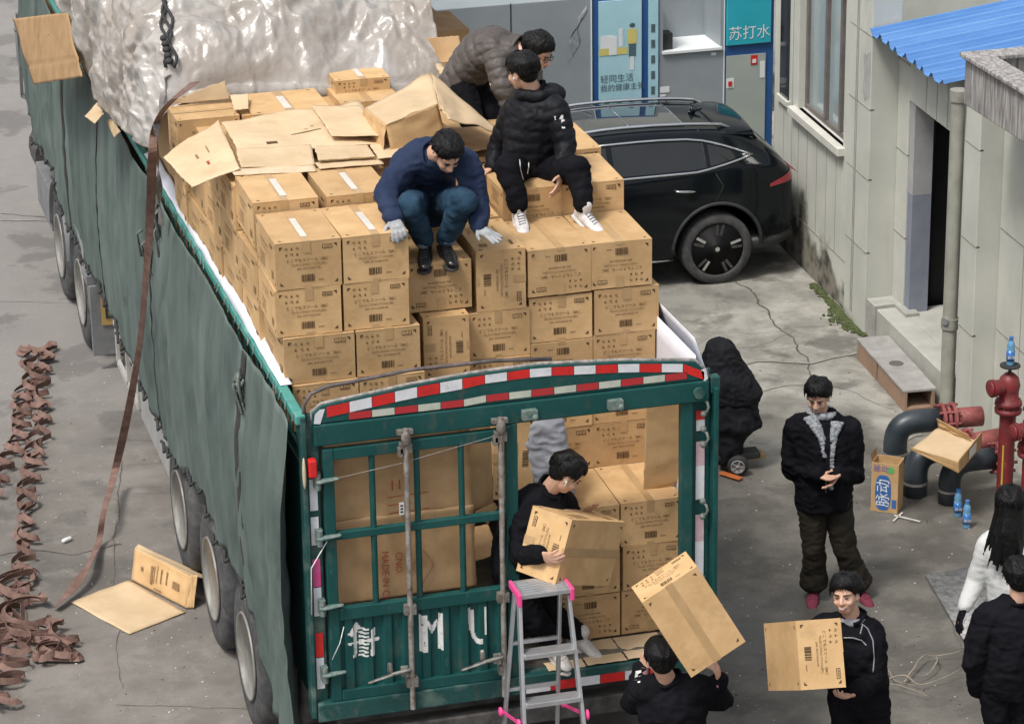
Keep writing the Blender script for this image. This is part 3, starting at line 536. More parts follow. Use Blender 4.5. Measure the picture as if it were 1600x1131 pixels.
# ================= truck =================
T = thing('cargo_truck', 'long green truck with grey-green tarpaulin sides, loaded high with cartons, rear gate half open', 'truck', (0, 6, 0))
def part(mb, name, mats, bevel=0, parent=None, label=None): return mb.build(name, mats, T, bevel=bevel, label=label)
def sub(mb, name, mats, par, bevel=0, label=None):
    o = mb.build(name, mats, T, bevel=bevel, label=label); o.parent = par; return o    # part origin equals the truck's
m = MB(); m.box(-1.2, .06, .98, 1.2, 12.6, 1.03); part(m, 'deck_floor', pm('deck_boards', (.10, .085, .07), (.16, .14, .11), 6, .9, bump=.3))
m = MB(); m.box(-1.1, .1, .78, 1.1, 12.6, .975); m.box(-.5, 1, .5, -.3, 13, .78); m.box(.3, 1, .5, .5, 13, .78); part(m, 'chassis', GRIME)
m = MB(); m.box(-1.24, -.04, .88, 1.27, .07, 1.0); part(m, 'rear_sill', GRW, .008)
m = MB(); m.box(-1.1, -.02, .66, 1.15, .05, .78); rb = part(m, 'rear_bumper', GRIME, .01)
def stripes(mb, x0, x1, zf0, zf1, y, n, c0, start=0, th=.002):
    for k in range(n):
        a = x0+(x1-x0)*k/n; b = x0+(x1-x0)*(k+1)/n-.004
        mb.add([(a, y, zf0(a)), (b, y, zf0(b)), (b, y, zf1(b)), (a, y, zf1(a))], [(0, 1, 2, 3)], (k+start) % 2)
m = MB(); stripes(m, .05, 1.0, lambda x: .885, lambda x: .945, -.044, 6, 0, 0); part(m, 'sill_reflector', [RFW, RFR])
# header beam + arched panel
m = MB(); m.box(-1.2, -.03, 2.655, 1.22, .05, 2.79); part(m, 'header_beam', GRN, .01)
arc_ = [(-1.205, 2.862), (-1.15, 2.905), (-.62, 2.966), (-.25, 2.993), (.16, 3.002), (.7, 2.965), (1.13, 2.915), (1.205, 2.84)]
def ztop(x):
    for (a, za), (b, zb) in zip(arc_, arc_[1:]):
        if x <= b: return za+(zb-za)*(x-a)/(b-a)
    return arc_[-1][1]
m = MB(); P = [(-1.205, 2.795)]+arc_+[(1.215, 2.795)]; n = len(P)
m.add([(x, -.022, z) for x, z in P]+[(x, .03, z) for x, z in P], [tuple(range(n))[::-1], tuple(range(n, 2*n))]+[(i, (i+1) % n, n+(i+1) % n, n+i) for i in range(n)]); part(m, 'arched_header_panel', GRN, .006)
m = MB(); m.tube([(-1.2, .0, 2.80)]+[(x, .0, z+.004) for x, z in arc_]+[(1.22, 0, 2.8)], .012, 8); part(m, 'arch_edge_tube', pm('worn_edge', (.34, .30, .28), (.12, .13, .12), 30, .6, bump=.3))
m = MB(); stripes(m, -1.12, 1.19, lambda x: ztop(x)-.065-(.0 if x > -.2 else .012), lambda x: ztop(x)-.012, -.0255, 17, 0, 1)
m.add([(-1.2, -.0255, 2.80), (-1.16, -.0255, 2.795), (-1.13, -.0255, 2.885), (-1.16, -.0255, 2.885), (-1.19, -.0255, 2.86)], [(0, 1, 2, 3, 4)], 0); m.add([(1.165, -.0255, 2.86), (1.195, -.0255, 2.87), (1.21, -.0255, 2.80), (1.185, -.0255, 2.78)], [(3, 2, 1, 0)], 0)
part(m, 'header_reflector', [RFW, RFR]); m = MB()
stripes(m, -.99, 1.08, lambda x: 2.802+(.012 if x > -.2 else 0), lambda x: 2.845+(.012 if x > -.2 else 0), -.0255, 15, 0, 1); part(m, 'header_reflector', [RFO, pm('reflector_red_old', (.42, .02, .03), (.36, .03, .03), 20, .5)])
m = MB(); pts = [(-1.24, .02, 2.80), (-1.245, .03, 2.90), (-1.20, .03, 2.965), (-1.10, .03, 3.0), (-.6, .03, 3.045), (-.1, .03, 3.045), (.25, .02, 3.02)]; m.tube(pts, .013, 8); part(m, 'bent_bow_tube', pm('dark_tube', (.05, .045, .045), (.14, .11, .10), 16, .6, bump=.3))
# corner posts
m = MB(); m.box(-1.275, -.02, .9, -1.245, .08, 2.84); m.box(-1.245, .02, .9, -1.165, .06, 2.84); part(m, 'corner_post', GRW, .006)
m = MB(); m.box(1.05, -.01, .9, 1.125, .05, 2.655); m.box(1.125, .03, .9, 1.245, .06, 2.84); m.box(1.245, -.05, .9, 1.275, .1, 2.74); part(m, 'corner_post', GRN, .006)
m = MB(); m.box(1.23, -.02, 2.70, 1.29, .05, 2.80); m.cyl((1.15, -.05, 2.72), (1.15, .0, 2.72), .035, n=14); part(m, 'post_cap', GRW, .004)
def vstrip(x0, x1, segs, y, mats):
    for z0, z1, k in segs: mb = MB(); mb.add([(x0, y, z0), (x1, y, z0), (x1, y, z1), (x0, y, z1)], [(0, 1, 2, 3)]); part(mb, 'post_reflector', mats[k])
vstrip(-1.232, -1.185, [(2.24, 2.44, 0), (2.02, 2.2, 0), (1.75, 1.93, 2), (1.56, 1.745, 0), (1.29, 1.45, 1), (1.08, 1.285, 0)], .014, [RFW, RFR, RFP])
vstrip(1.155, 1.21, [(2.52, 2.58, 1), (2.45, 2.52, 0), (2.22, 2.38, 3), (2.0, 2.22, 0), (1.72, 1.90, 3), (1.48, 1.72, 0), (1.2, 1.42, 1), (1.0, 1.19, 0)], .024, [RFW, RFR, RFP, pm('reflector_pale_pink', (.58, .42, .46), (.50, .36, .40), 30, .5)])
m = MB(); m.obox((-1.22, -.03, 2.53), (.025, .03, .055)); part(m, 'tail_lamp', pm('lamp_red', (.66, .02, .02), (.55, .02, .02), 9, .2), .01); m = MB(); m.ell((-1.268, -.03, 2.50), (.012, .02, .1)); part(m, 'side_marker', pm('marker_cream', (.5, .45, .3), (.45, .4, .28), 9, .5))
HG = pm('hinge_green', (.05, .12, .11), (.20, .22, .20), 30, .6, bump=.3)
for z in (2.44, 2.08, 1.63, 1.19):
    m = MB(); m.cyl((-1.19, -.035, z-.05), (-1.19, -.035, z+.05), .017, n=10); m.cap((-1.18, -.035, z), (-1.08, -.045, z+.01), .03, .018, fl=.5); m.box(-1.21, -.03, z-.045, -1.17, .02, z+.045); part(m, 'gate_hinge', HG)
for z in (2.62, 2.42, 1.95, 1.44):
    m = MB(); m.tube([(1.19, -.0, z+.04), (1.205, -.03, z+.03), (1.212, -.038, z), (1.205, -.03, z-.03), (1.19, 0, z-.04)], .009, 8); m.ell((1.19, -.01, z+.05), (.02, .02, .02)); m.ell((1.19, -.01, z-.05), (.02, .02, .02)); part(m, 'hinge_eye', pm('hinge_grey', (.10, .12, .11), (.17, .18, .16), 30, .6))
# left gate
G = MB(); G.box(-1.155, -.03, 1.0, -1.09, .02, 2.63); G.box(-.05, -.03, 1.0, .022, .02, 2.655); G.box(-1.09, -.03, 2.56, -.05, .02, 2.63)
G.box(-1.09, -.028, 2.05, -.05, .015, 2.10); G.box(-1.09, -.032, 1.53, -.05, .02, 1.61); G.box(-1.09, -.03, 1.0, -.05, .02, 1.07)
gate = part(G, 'rear_gate', GRN, .006)
for x in (-.86, -.59, -.32):
    for z0, z1 in ((1.61, 2.05), (2.10, 2.56)):
        m = MB(); m.cyl((x, -.005, z0), (x, -.005, z1), .019, n=12); sub(m, 'gate_bar', GRN, gate)
CORX = lambda x: .5+.5*math.tanh(6*math.cos(2*math.pi*(x+1.09)/.118)/1.4)
cy = lambda x: -.018+.020*(CORX(x))
m = MB(); nx = 240; m.grid(lambda u, v: Vector((-1.09+1.04*u, cy(-1.09+1.04*u), 1.07+.46*v)), nx, 4, sm=False, th=.003); pan = sub(m, 'corrugated_panel', GRN, gate)
m = MB()
def inpoly(x, z, P):
    c_ = False; n = len(P)
    for i in range(n):
        x1, z1 = P[i]; x2, z2 = P[i-1]
        if (z1 > z) != (z2 > z) and x < (x2-x1)*(z-z1)/(z2-z1)+x1: c_ = not c_
    return c_
def W_(px, py): q = at(440+px/3.9, 800+py/3.9, y=-.01); return (q.x, q.z)
polys = []
def stroke(*q): polys.append([W_(*p) for p in q])
def bar_(x0, y0, x1, y1, w): stroke((x0-w/2, y0), (x0+w/2, y0), (x1+w/2, y1), (x1-w/2, y1))
bar_(450, 700, 448, 885, 24); stroke((400, 740), (425, 755), (485, 700), (455, 670)); stroke((402, 790), (500, 786), (500, 800), (402, 806)); stroke((520, 766), (596, 764), (594, 786), (520, 786)); bar_(558, 705, 555, 870, 26)
for k in range(8): y = 706+k*23; stroke((472, y), (530, y-4), (530, y+8), (472, y+12))
bar_(862, 625, 866, 850, 46); bar_(968, 612, 970, 835, 28); stroke((886, 650), (918, 690), (950, 652), (948, 690), (918, 745), (888, 690))
bar_(1142, 585, 1150, 720, 20); bar_(1160, 597, 1166, 740, 24); stroke((1150, 700), (1178, 735), (1195, 770), (1222, 765), (1222, 800), (1190, 800), (1160, 760)); bar_(1240, 570, 1240, 740, 14)
cs = .006; x = -1.08
while x < -.06:
    z = 1.08
    while z < 1.53:
        if any(inpoly(x+cs/2, z+cs/2, P) for P in polys) and noise.noise(Vector((x*60, 0, z*60)))+noise.noise(Vector((x*14, 3, z*14))) > -.8: m.add([(x, cy(x)-.0022, z), (x+cs, cy(x+cs)-.0022, z), (x+cs, cy(x+cs)-.0022, z+cs), (x, cy(x)-.0022, z+cs)], [(0, 1, 2, 3)])
        z += cs
    x += cs
sub(m, 'painted_characters', WHT, gate)
BRT = pm('bracket_rust', (.20, .19, .17), (.10, .075, .06), 25, .7, bump=.3)
for x, zb in ((-.665, .9), (-.09, .9)):
    m = MB(); m.cyl((x, -.06, zb), (x, -.06, 2.72), .017, n=10); rod = part(m, 'lock_rod', STEEL)
    m = MB(); 
    for z in (1.56, 1.08): m.box(x-.035, -.075, z-.03, x+.035, -.03, z+.03); sub(m, 'rod_bracket', BRT, rod); m = MB()
    m.box(x-.035, -.075, 2.57, x+.035, -.03, 2.63); m.ell((x, -.07, 2.66), (.03, .03, .05)); m.box(x-.05, -.07, 2.685, x+.045, -.03, 2.71); m.box(x-.045, -.075, 2.55, x-.02, -.03, 2.60); sub(m, 'rod_bracket', BRT, rod)
    m = MB(); z = 1.165; m.cap((x-.02, -.085, z+.01), (x-.13, -.095, z), .012, .012); m.cap((x-.13, -.095, z), (x-.27, -.10, z-.03), .018, .012, fl=.5); m.obox((x-.05, -.08, z+.005), (.022, .012, .03)); m.cap((x-.14, -.08, z+.02), (x-.14, -.08, z+.06), .018, .016); sub(m, 'lock_handle', pm('handle_metal', (.38, .37, .34), (.10, .09, .085), 14, .5, metal=.5, bump=.2), rod)
for x in (.09, .62):
    m = MB(); m.obox((x, -.05, 2.715), (.045, .025, .028)); m.ell((x+.03, -.07, 2.70), (.02, .02, .022)); part(m, 'keeper_bracket', HG)
m = MB(); m.tube([(-1.2, -.05, 2.44), (-.7, -.05, 2.50), (-.15, -.055, 2.60), (-.03, -.05, 2.655)], .0022, 5); part(m, 'tie_wire', RIM)
m = MB(); m.tube([(-1.07, -.05, 1.50), (-1.10, -.06, 1.40), (-1.15, -.06, 1.30)], .003, 5); part(m, 'white_cord', WHT); m = MB(); m.tube([(-1.15, -.04, 2.06), (-1.25, -.04, 1.9), (-1.26, -.04, 1.6)], .004, 5); part(m, 'white_cord', WHT)
# side rails, lattice, tarpaulin, liners
m = MB(); m.box(-1.30, .0, 2.79, -1.24, 12.6, 2.85); m.box(1.24, .1, 2.66, 1.29, 12.6, 2.72); part(m, 'top_rail', GRL, .008)
m = MB(); m.box(-1.27, .1, 2.55, -1.25, 12.6, 2.62)
for k in range(30): m.bar((-1.262, .12+k*.2, 2.60), (-1.262, .22+k*.2, 2.80), .015, .01, hint=(1, 0, 0))
part(m, 'side_lattice', GRN)
m = MB()
for k in range(46):
    y = .05+k*.115+random.uniform(-.03, .03)
    if random.random() < .7: m.bar((-1.305, y, 2.86), (-1.312, y+random.uniform(-.02, .07), 2.80), .009, .004, hint=(1, 0, 0))
part(m, 'lacing_rope', pm('rope', (.30, .34, .32), (.12, .17, .16), 30, .9))
hemp = [(.0, .42), (.3, .40), (.98, .62), (1.35, .98), (1.9, .96), (2.3, 1.05), (2.62, .93), (3.0, .98), (3.36, 1.02), (4.1, .92), (4.8, .82), (5.8, .92), (7.5, .96), (9.5, .96), (11.3, 1.18), (12.6, 1.25)]
def hem(y):
    for (a, za), (b, zb) in zip(hemp, hemp[1:]):
        if y <= b: return za+(zb-za)*(y-a)/(b-a)
    return 1.25
def tx(y, z, top=2.80):
    d = (top-z); f = .018*math.sin(y*5.1+2*math.sin(y*.9))+.012*math.sin(y*13+z*.7)+.03*noise.noise(Vector((y*.9, z*.7, 1)))+.012*noise.noise(Vector((y*4, z*1.1, 5)))
    near = math.exp(-((y-.55)/.55)**2); f += near*.055*math.sin(y*17+z*.8)+.010*(1-2*abs(noise.noise(Vector((y*2.6, z*.45, 8)))))+.014*(1-2*abs(noise.noise(Vector((y*5.5+z*2.6, z*2.2, 3)))))*min(1, d)
    b_ = .02+.035*math.sin(min(1, d/1.9)*math.pi)+.006*abs(noise.noise(Vector((y*14, z*3, 2)))); return -1.315-b_-f*min(1, d*1.6+.15)
m = MB(); m.grid(lambda u, v: (lambda y: (lambda z: Vector((tx(y, z), y, z)))(2.80-(2.80-hem(y)-.05*noise.noise(Vector((y*3, 0, 0))))*v+.02*math.sin(y*3)*(1-v)))(.03+12.55*u), 380, 46, th=.003)
part(m, 'side_tarpaulin', TARP)
for y in (9.55, 7.45, 4.94, 1.32):      # dark straps and folded seams over the tarpaulin
    m = MB(); zb = hem(y)+(.05 if y > 2 else .35); w_ = .028 if y > 2 else .045
    m.grid(lambda u, v: Vector((tx(y+w_*(u-.5)*2, 2.78-(2.78-zb)*v)-.008, y+.08*v*(1 if y < 2 else .3)+w_*(u-.5)*2*(.6+.5*abs(math.sin(v*7+y))), 2.78-(2.78-zb)*v)), 2, 50, th=.004); part(m, 'dark_strap', BLK)
m = MB(); y = .3
for k in range(60):
    yy = 1.6+k*.17
    if noise.noise(Vector((k*.7, 0, 0))) < -.05: continue
    yy = yy; z = hem(yy)+.04; p = Vector((tx(yy, z)-.012, yy, z)); m.tube([p, p+Vector((-.012, .05, -.04)), p+Vector((-.004, .10, .01)), p+Vector((-.01, .17, .0))], .012, 6)
part(m, 'hem_rope', BLK)
RPM = pm('dirty_rope', (.06, .08, .075), (.18, .2, .18), 20, .9)
for y, z, n_ in ((1.35, 2.62, 14), (4.5, 2.72, 18), (4.9, 2.35, 8)):
    m = MB()
    for i in range(n_):
        a = Vector((-1.36+random.gauss(0, .015), y+random.gauss(0, .08), z+random.gauss(0, .05))); m.tube([a, a+Vector((-.03, random.gauss(0, .05), -.05)), a+Vector((-.01, random.gauss(0, .05), -.14-random.random()*.1))], .010, 6)
    part(m, 'knotted_rope', RPM)
m = MB(); m.grid(lambda u, v: Vector((-1.285+.07*v, .5+5.0*u, 2.855+(.10*v*math.sin(min(1, u*1.3)*3.0)**.5)*min(1, u*5)+.02*min(1, u*5)*noise.noise(Vector((u*22, v, 0))))), 90, 4, th=.002); m.grid(lambda u, v: Vector((1.18+.03*math.sin(u*20+v*5)*v, .12+3*u, 2.9-1.87*v)), 30, 14, th=.002)
m.grid(lambda u, v: Vector((1.2+.09*v, .2+2.2*u, 2.72+.26*(1-v))), 20, 4, th=.002)
part(m, 'white_liner', LIN)
m = MB(); m.box(1.26, .1, .95, 1.275, 12.6, 2.7); part(m, 'side_wall', TARP)
m = MB(); m.box(-1.262, .08, 1.0, -1.25, 12.6, 2.5); part(m, 'side_wall', GRN)
# reflector tapes lying inside the gap at left post etc.; wheels
def wheel(y, r=.5, x0=-1.34, wd=.24, parent=T):
    R0 = r; t = MB(); c_ = (x0+wd, y, r)
    t.lathe([(r*.60, 0), (r*.78, -.012), (r*.93, -.0), (r*.985, .03), (r, .07), (r, wd-.07), (r*.985, wd-.03), (r*.93, wd), (r*.7, wd)], (x0, y, r), axis=(1, 0, 0), n=48)
    tread = t.build('wheel', TYRE, T)
    k = MB(); k.lathe([(r*.60, -.004), (r*.585, -.02), (r*.56, -.015), (r*.54, .05), (r*.50, .09), (r*.30, .10), (r*.27, .055), (r*.12, .045), (.0, .045)], (x0, y, r), axis=(1, 0, 0), n=40); k = k.build('rim', RIM, T); k.parent = tread; 
    k = MB()
    for i in range(10): a = 2*math.pi*i/10; k.cyl((x0+.10, y+r*.34*math.cos(a), r+r*.34*math.sin(a)), (x0+.055, y+r*.34*math.cos(a), r+r*.34*math.sin(a)), .017, n=6)
    k = k.build('wheel_nuts', GRIME, T); k.parent = tread
    k = MB(); k.lathe([(r*.6, wd+.01), (r*.8, wd+.01), (r, wd+.06), (r, wd+.26), (r*.8, wd+.3), (.1, wd+.3)], (x0, y, r), axis=(1, 0, 0), n=32); k = k.build('inner_tyre', TYRE, T); k.parent = tread
for y in (1.76, 3.03, 4.30, 9.35, 10.7): wheel(y)
for y in (1.76, 3.03, 4.30, 9.35, 10.7):
    k = MB(); k.lathe([(.1, 0), (.4, 0), (.5, .05), (.5, .4), (.4, .45), (.1, .45)], (.85, y, .5), axis=(1, 0, 0), n=28); part(k, 'wheel', TYRE)
m = MB(); m.box(-1.30, 5.0, .44, -1.27, 6.35, .86); part(m, 'side_skirt', pm('skirt_grey', (.33, .33, .32), (.26, .26, .25), 4, .6, bump=.15), .005)
m = MB()
for a, b_ in (((-1.30, 6.4, .5), (-1.30, 7.5, .5)), ((-1.30, 6.4, .82), (-1.30, 7.6, .82)), ((-1.30, 6.4, .5), (-1.30, 6.4, .86)), ((-1.30, 7.5, .5), (-1.30, 7.5, .86)), ((-1.30, 6.95, .5), (-1.30, 6.95, .86))): m.bar(a, b_, .05, .03, hint=(1, 0, 0))
part(m, 'side_guard_frame', pm('guard_cream', (.46, .45, .42), (.36, .35, .32), 8, .6))
m = MB()
for yc in (9.35, 10.7):
    m.grid(lambda u, v: Vector((-1.36+.5*v, yc+.6*math.cos(math.pi*(.02+.96*u)), .5+.60*math.sin(math.pi*(.02+.96*u)))), 22, 3, th=.012)
m.box(-1.36, 8.66, .14, -.85, 8.70, .78); m.box(-1.375, 8.70, .78, -.85, 9.0, .86); m.box(-1.34, 11.3, .45, -.9, 12.3, .85)
fd = part(m, 'mudguard', FEND, .012)
m = MB(); m.box(-1.27, 8.645, .42, -1.12, 8.655, .68); pl_ = sub(m, 'number_plate', YEL, fd); m = MB(); put_text(m, 'B', .2, (-1.195, 8.638, .48), (1, 0, 0), (0, 0, 1)); sub(m, 'plate_lettering', BLK, fd)
m = MB(); m.cyl((-1.0, 12.7, .75), (-1.0, 13.2, .75), .3, n=20); m.box(-.6, 12.9, .5, 1.25, 14.6, 2.7); part(m, 'truck_cab', GRIME, .05)
m = MB(); m.box(-1.30, 12.62, 1.1, -1.22, 12.66, 2.3); m.box(-1.22, 12.6, 1.0, 1.25, 12.64, 2.9); m.bar((-1.36, 12.9, 1.35), (-1.36, 12.8, 2.2), .05, .03); m.bar((-1.36, 12.9, 1.35), (-1.15, 12.7, 1.25), .04, .03); m.bar((-1.38, 12.9, 2.0), (-1.2, 12.6, 2.3), .03, .03); m.box(-1.37, 12.82, 1.65, -1.33, 13.05, 2.05); part(m, 'front_rack', FEND)
# brown webbing hanging over the side
def ribbon(mb, pts, wv, w=.05, th=.003, sub_=8):
    pts = [Vector(p) for p in pts]; Q = []
    for i in range(len(pts)-1):
        p0, p1, p2, p3 = pts[max(0, i-1)], pts[i], pts[i+1], pts[min(len(pts)-1, i+2)]
        for k in range(sub_):
            t = k/sub_; Q.append(.5*((2*p1)+(p2-p0)*t+(2*p0-5*p1+4*p2-p3)*t*t+(3*p1-p0-3*p2+p3)*t**3))
    Q.append(pts[-1]); n = len(Q)-1
    mb.grid(lambda u, v: Q[round(u*n)]+Vector(wv(u)).normalized()*(w*(v-.5)), n, 1, th=th, sm=False)
m = MB(); pts = [at(305, 128, z=4.05), at(262, 165, z=3.95), at(250, 200, x=-1.46), at(246, 245, x=-1.50), at(243, 330, x=-1.47), at(235, 440, x=-1.48), at(225, 540, x=-1.47), at(208, 640, x=-1.48), at(188, 730, x=-1.55), at(170, 795, z=.22), at(154, 846, z=.06), at(136, 885, z=.12), at(112, 920, z=.08), at(86, 948, z=.04)]
pts = [p+Vector((-.035, 0, 0)) if 2 <= i < 10 else p for i, p in enumerate(pts)]; ribbon(m, pts, lambda u: (math.cos(-.25+.85*math.sin(u*11)), math.sin(-.25+.85*math.sin(u*11)), .1+(.5*math.sin(u*40) if u > .8 else 0)), .066); tag(m.build('cargo_strap', WEB), 'long brown webbing strap hanging down over the tarpaulin side to the heap on the road', 'strap')
def tangle(lab, path, seed, w=.048, amp=.065, loops=None, lay=1):
    rr = random.Random(seed); mb = MB(); P = [g(*p) for p in path]; L = [0]
    for a, b_ in zip(P, P[1:]): L.append(L[-1]+(b_-a).length)
    for k_ in range(lay):
        pts = []; s = 0; ph = rr.random()*6; A = amp
        while s < L[-1]:
            for i in range(len(P)-1):
                if L[i] <= s <= L[i+1]: break
            t = (s-L[i])/max(1e-6, L[i+1]-L[i]); p = P[i].lerp(P[i+1], t); d = (P[i+1]-P[i]).normalized(); sdv = Vector((-d.y, d.x, 0))
            ph += (.30+.16*noise.noise(Vector((s*4, seed, k_))))*(1 if noise.noise(Vector((s*1.3, seed+4, k_))) > -.12 else .45); A = amp*(1+.7*noise.noise(Vector((s*3, seed*2.3, 5+k_)))); pts.append(p+sdv*(A*math.sin(ph)+.05*noise.noise(Vector((s*5, k_, seed)))+(k_-(lay-1)/2)*.04)+d*(A*.9*math.cos(ph))+Vector((0, 0, .028+.018*(1+math.sin(ph*1.0+k_*2))+.016*k_))); s += .0135
        n_ = len(pts); a0 = rr.random()*6
        def wv_(u, pts=pts, n_=n_, a0=a0):
            i_ = min(n_-2, max(1, int(u*n_))); tg = (pts[i_+1]-pts[i_-1]); tg.z = 0; tg = tg.normalized() if tg.length > 1e-5 else Vector((1, 0, 0)); sd_ = Vector((-tg.y, tg.x, 0)); an = 1.15+.42*math.sin(u*n_*.07+a0); return sd_*math.cos(an)+Vector((0, 0, 1))*math.sin(an)
        ribbon(mb, pts, wv_, w, .003, 2)
    tag(mb.build('cargo_strap', WEB), lab, 'strap', 'brown webbing straps heaped on the road')
tangle('brown strap heaped on the road, inner strand running down from the top end', [(78, 552), (66, 585), (62, 630), (68, 670), (52, 720), (45, 780), (40, 840), (36, 900), (40, 940)], 3, lay=2)
tangle('brown strap heaped on the road, outer strand along the left edge of the photo', [(40, 552), (52, 590), (34, 640), (30, 690), (8, 735), (-12, 780)], 5, lay=2)
tangle('brown strap tangled into the big heap at the bottom left', [(40, 905), (18, 930), (45, 955), (10, 975), (60, 985), (28, 1000), (80, 1000), (100, 1018), (74, 1030), (98, 1036), (55, 1010), (5, 1000), (8, 1050), (2, 1110)], 8, amp=.11, lay=3)
tangle('brown strap lying in short folds beside the top of the heap', [(48, 548), (84, 548), (80, 560), (50, 562)], 12, amp=.03)
# ================= cartons =================
BW, BD, BH = .402, .600, .290
def carton_mesh(seed, worn=False):
    rr = random.Random(seed); m = MB(); hx, hy, hz = BW/2, BD/2, BH/2; t = .004
    def dent(p, nrm): 
        return -nrm*(.006*max(0, noise.noise(p*7+Vector((seed*3.1, 0, 0)))+.2)+.0015*abs(noise.noise(p*23+Vector((0, seed, 0)))))
    def face(o, U, V, nu, nv, n_):
        def fn(u, v):
            p = o+U*u+V*v; e = min(u, 1-u, v, 1-v); return p+dent(p, n_)*min(1, e*8)
        m.grid(fn, nu, nv, sm=True)
    X, Y, Z = Vector((1, 0, 0)), Vector((0, 1, 0)), Vector((0, 0, 1)); c = Vector((-hx, -hy, -hz)); z2 = 2*hz-t
    face(c, X*BW, Z*z2, 8, 6, -Y); face(c+Y*BD+X*BW, -X*BW, Z*z2, 8, 6, Y); face(c+Y*BD, -Y*BD, Z*z2, 10, 6, -X); face(c+X*BW, Y*BD, Z*z2, 10, 6, X); face(c+Y*BD, X*BW, -Y*BD, 2, 2, -Z); 
    # two top flaps with a slit between them
    for s0, s1 in ((-hx-.001, -.0015), (.0015, hx+.001)):
        lift = rr.uniform(0, .003); m.add([(s0, -hy-.001, hz-t), (s1, -hy-.001, hz-t), (s1, hy+.001, hz-t), (s0, hy+.001, hz-t), (s0, -hy-.001, hz-.0005), (s1, -hy-.001, hz-.001+lift), (s1, hy+.001, hz-.001+lift), (s0, hy+.001, hz-.0005)],
                    [(0, 3, 2, 1), (4, 5, 6, 7), (0, 1, 5, 4), (1, 2, 6, 5), (2, 3, 7, 6), (3, 0, 4, 7)])
    me = bpy.data.meshes.new('carton'); me.from_pydata(m.v, [], m.f); me.materials.append(KD if worn else KR); me.polygons.foreach_set('use_smooth', m.s); me.update(); return me
def quad(m, c, r, u, w, h, n_, mi=0):
    c = Vector(c)+n_*.0012; r = Vector(r)*w/2; u = Vector(u)*h/2; m.add([c-r-u, c+r-u, c+r+u, c-r+u], [(0, 1, 2, 3)], mi)
def print_mesh(seed):
    rr = random.Random(seed); m = MB(); hx, hy, hz = BW/2, BD/2, BH/2; X, Y, Z = Vector((1, 0, 0)), Vector((0, 1, 0)), Vector((0, 0, 1))
    def corner(c, r, u, s=.020, n_=Y):
        c = Vector(c)+n_*.0012; m.add([c, c-r*s, c-r*s*.8-u*s*.3, c-r*s*.52-u*s*.52, c-r*s*.3-u*s*.8, c-u*s], [(0, 1, 2, 3, 4, 5)] , 0)
    def corners(cen, R, U, a, b, n_, ins=.024):
        for sx_ in (-1, 1):
            for sz_ in (-1, 1): corner(cen+R*sx_*(a-ins)+U*sz_*(b-ins), R*sx_, U*sz_, .021, n_)
    for sg in (-1, 1):      # front and back
        N_ = Y*sg; R = X*(-sg); c = N_*hy; corners(c, R, Z, hx, hz, N_)
        quad(m, c+R*.118+Z*.105, R, Z, .062, .026, N_); quad(m, c+R*.118+Z*.105+N_*.001, R, Z, .054, .018, N_, 2)
        for k in range(5): quad(m, c+R*(.118-.019+k*.0095)+Z*(.105+(.003 if k in (1, 4) else 0))+N_*.002, R, Z, .0035, .011+(.004 if k % 2 else 0), N_, 0)
        for k in range(3): quad(m, c+R*(.094+.012+k*.012)+Z*.105+N_*.002, R, Z, .007, .0022, N_, 0)
        for i in range(3):
            for j in range(2):
                p = c+R*(-.135+i*.034)+Z*(.106-j*.036); q = m; quad(q, p, R, Z, .013, .003, N_, 1); quad(q, p+Z*.005, R, Z, .003, .012, N_, 1)
                if (i+j) % 2: quad(q, p-Z*.004, R, Z, .012, .007, N_, 0)
                else: quad(q, p-Z*.002+R*.006, R, Z, .004, .018, N_, 1); quad(q, p-R*.006, R, Z, .003, .013, N_, 1)
        put_text(m, 'どこでもスツール（BK）', .0245, c+Z*.022+R*.0, R, Z, .0012, 0); put_text(m, 'TELESCOPING STOOL(BK)', .0205, c-Z*.004, R, Z, .0012, 1, sx=.92); put_text(m, 'JAN: 4573102653109', .0165, c-Z*.028, R, Z, .0012, 0)
        x = -.045
        while x < .035: w_ = rr.choice((.002, .003, .0045, .006)); quad(m, c+R*x-Z*(.082), R, Z, w_, .044, N_, 0 if rr.random() < .8 else 1); x += w_+rr.choice((.0015, .003))
        quad(m, c+R*.075-Z*.098, R, Z, .035, .005, N_, 1)
    for sg in (-1, 1):      # long sides
        N_ = X*sg; R = Y*sg; c = N_*hx; corners(c, R, Z, hy, hz, N_)
        put_text(m, 'TELESCOPING STOOL', .024, c+Z*.045-R*.05, R, Z, .0012, 0); put_text(m, 'どこでもスツール', .028, c+Z*.012-R*.05, R, Z, .0012, 0)
        for k in range(6): quad(m, c-R*.12-Z*(.03+k*.015), R, Z, .10+rr.random()*.08, .005, N_, 1)
        for k in range(3): quad(m, c+R*(.17+.03*(k-1))+Z*.09, R, Z, .014, .02, N_, 0)
        quad(m, c+R*.19-Z*.08, R, Z, .06, .05, N_, 1)
    for sg in (-1, 1): corners(Z*(sg*hz), X*sg, Y, hx, hy, Z*sg, .03)
    me = bpy.data.meshes.new('print'); me.from_pydata([tuple(v) for v in m.v], [], m.f)
    for q in (INK, INK2, KR): me.materials.append(q)
    me.polygons.foreach_set('material_index', m.m); me.update(); return me
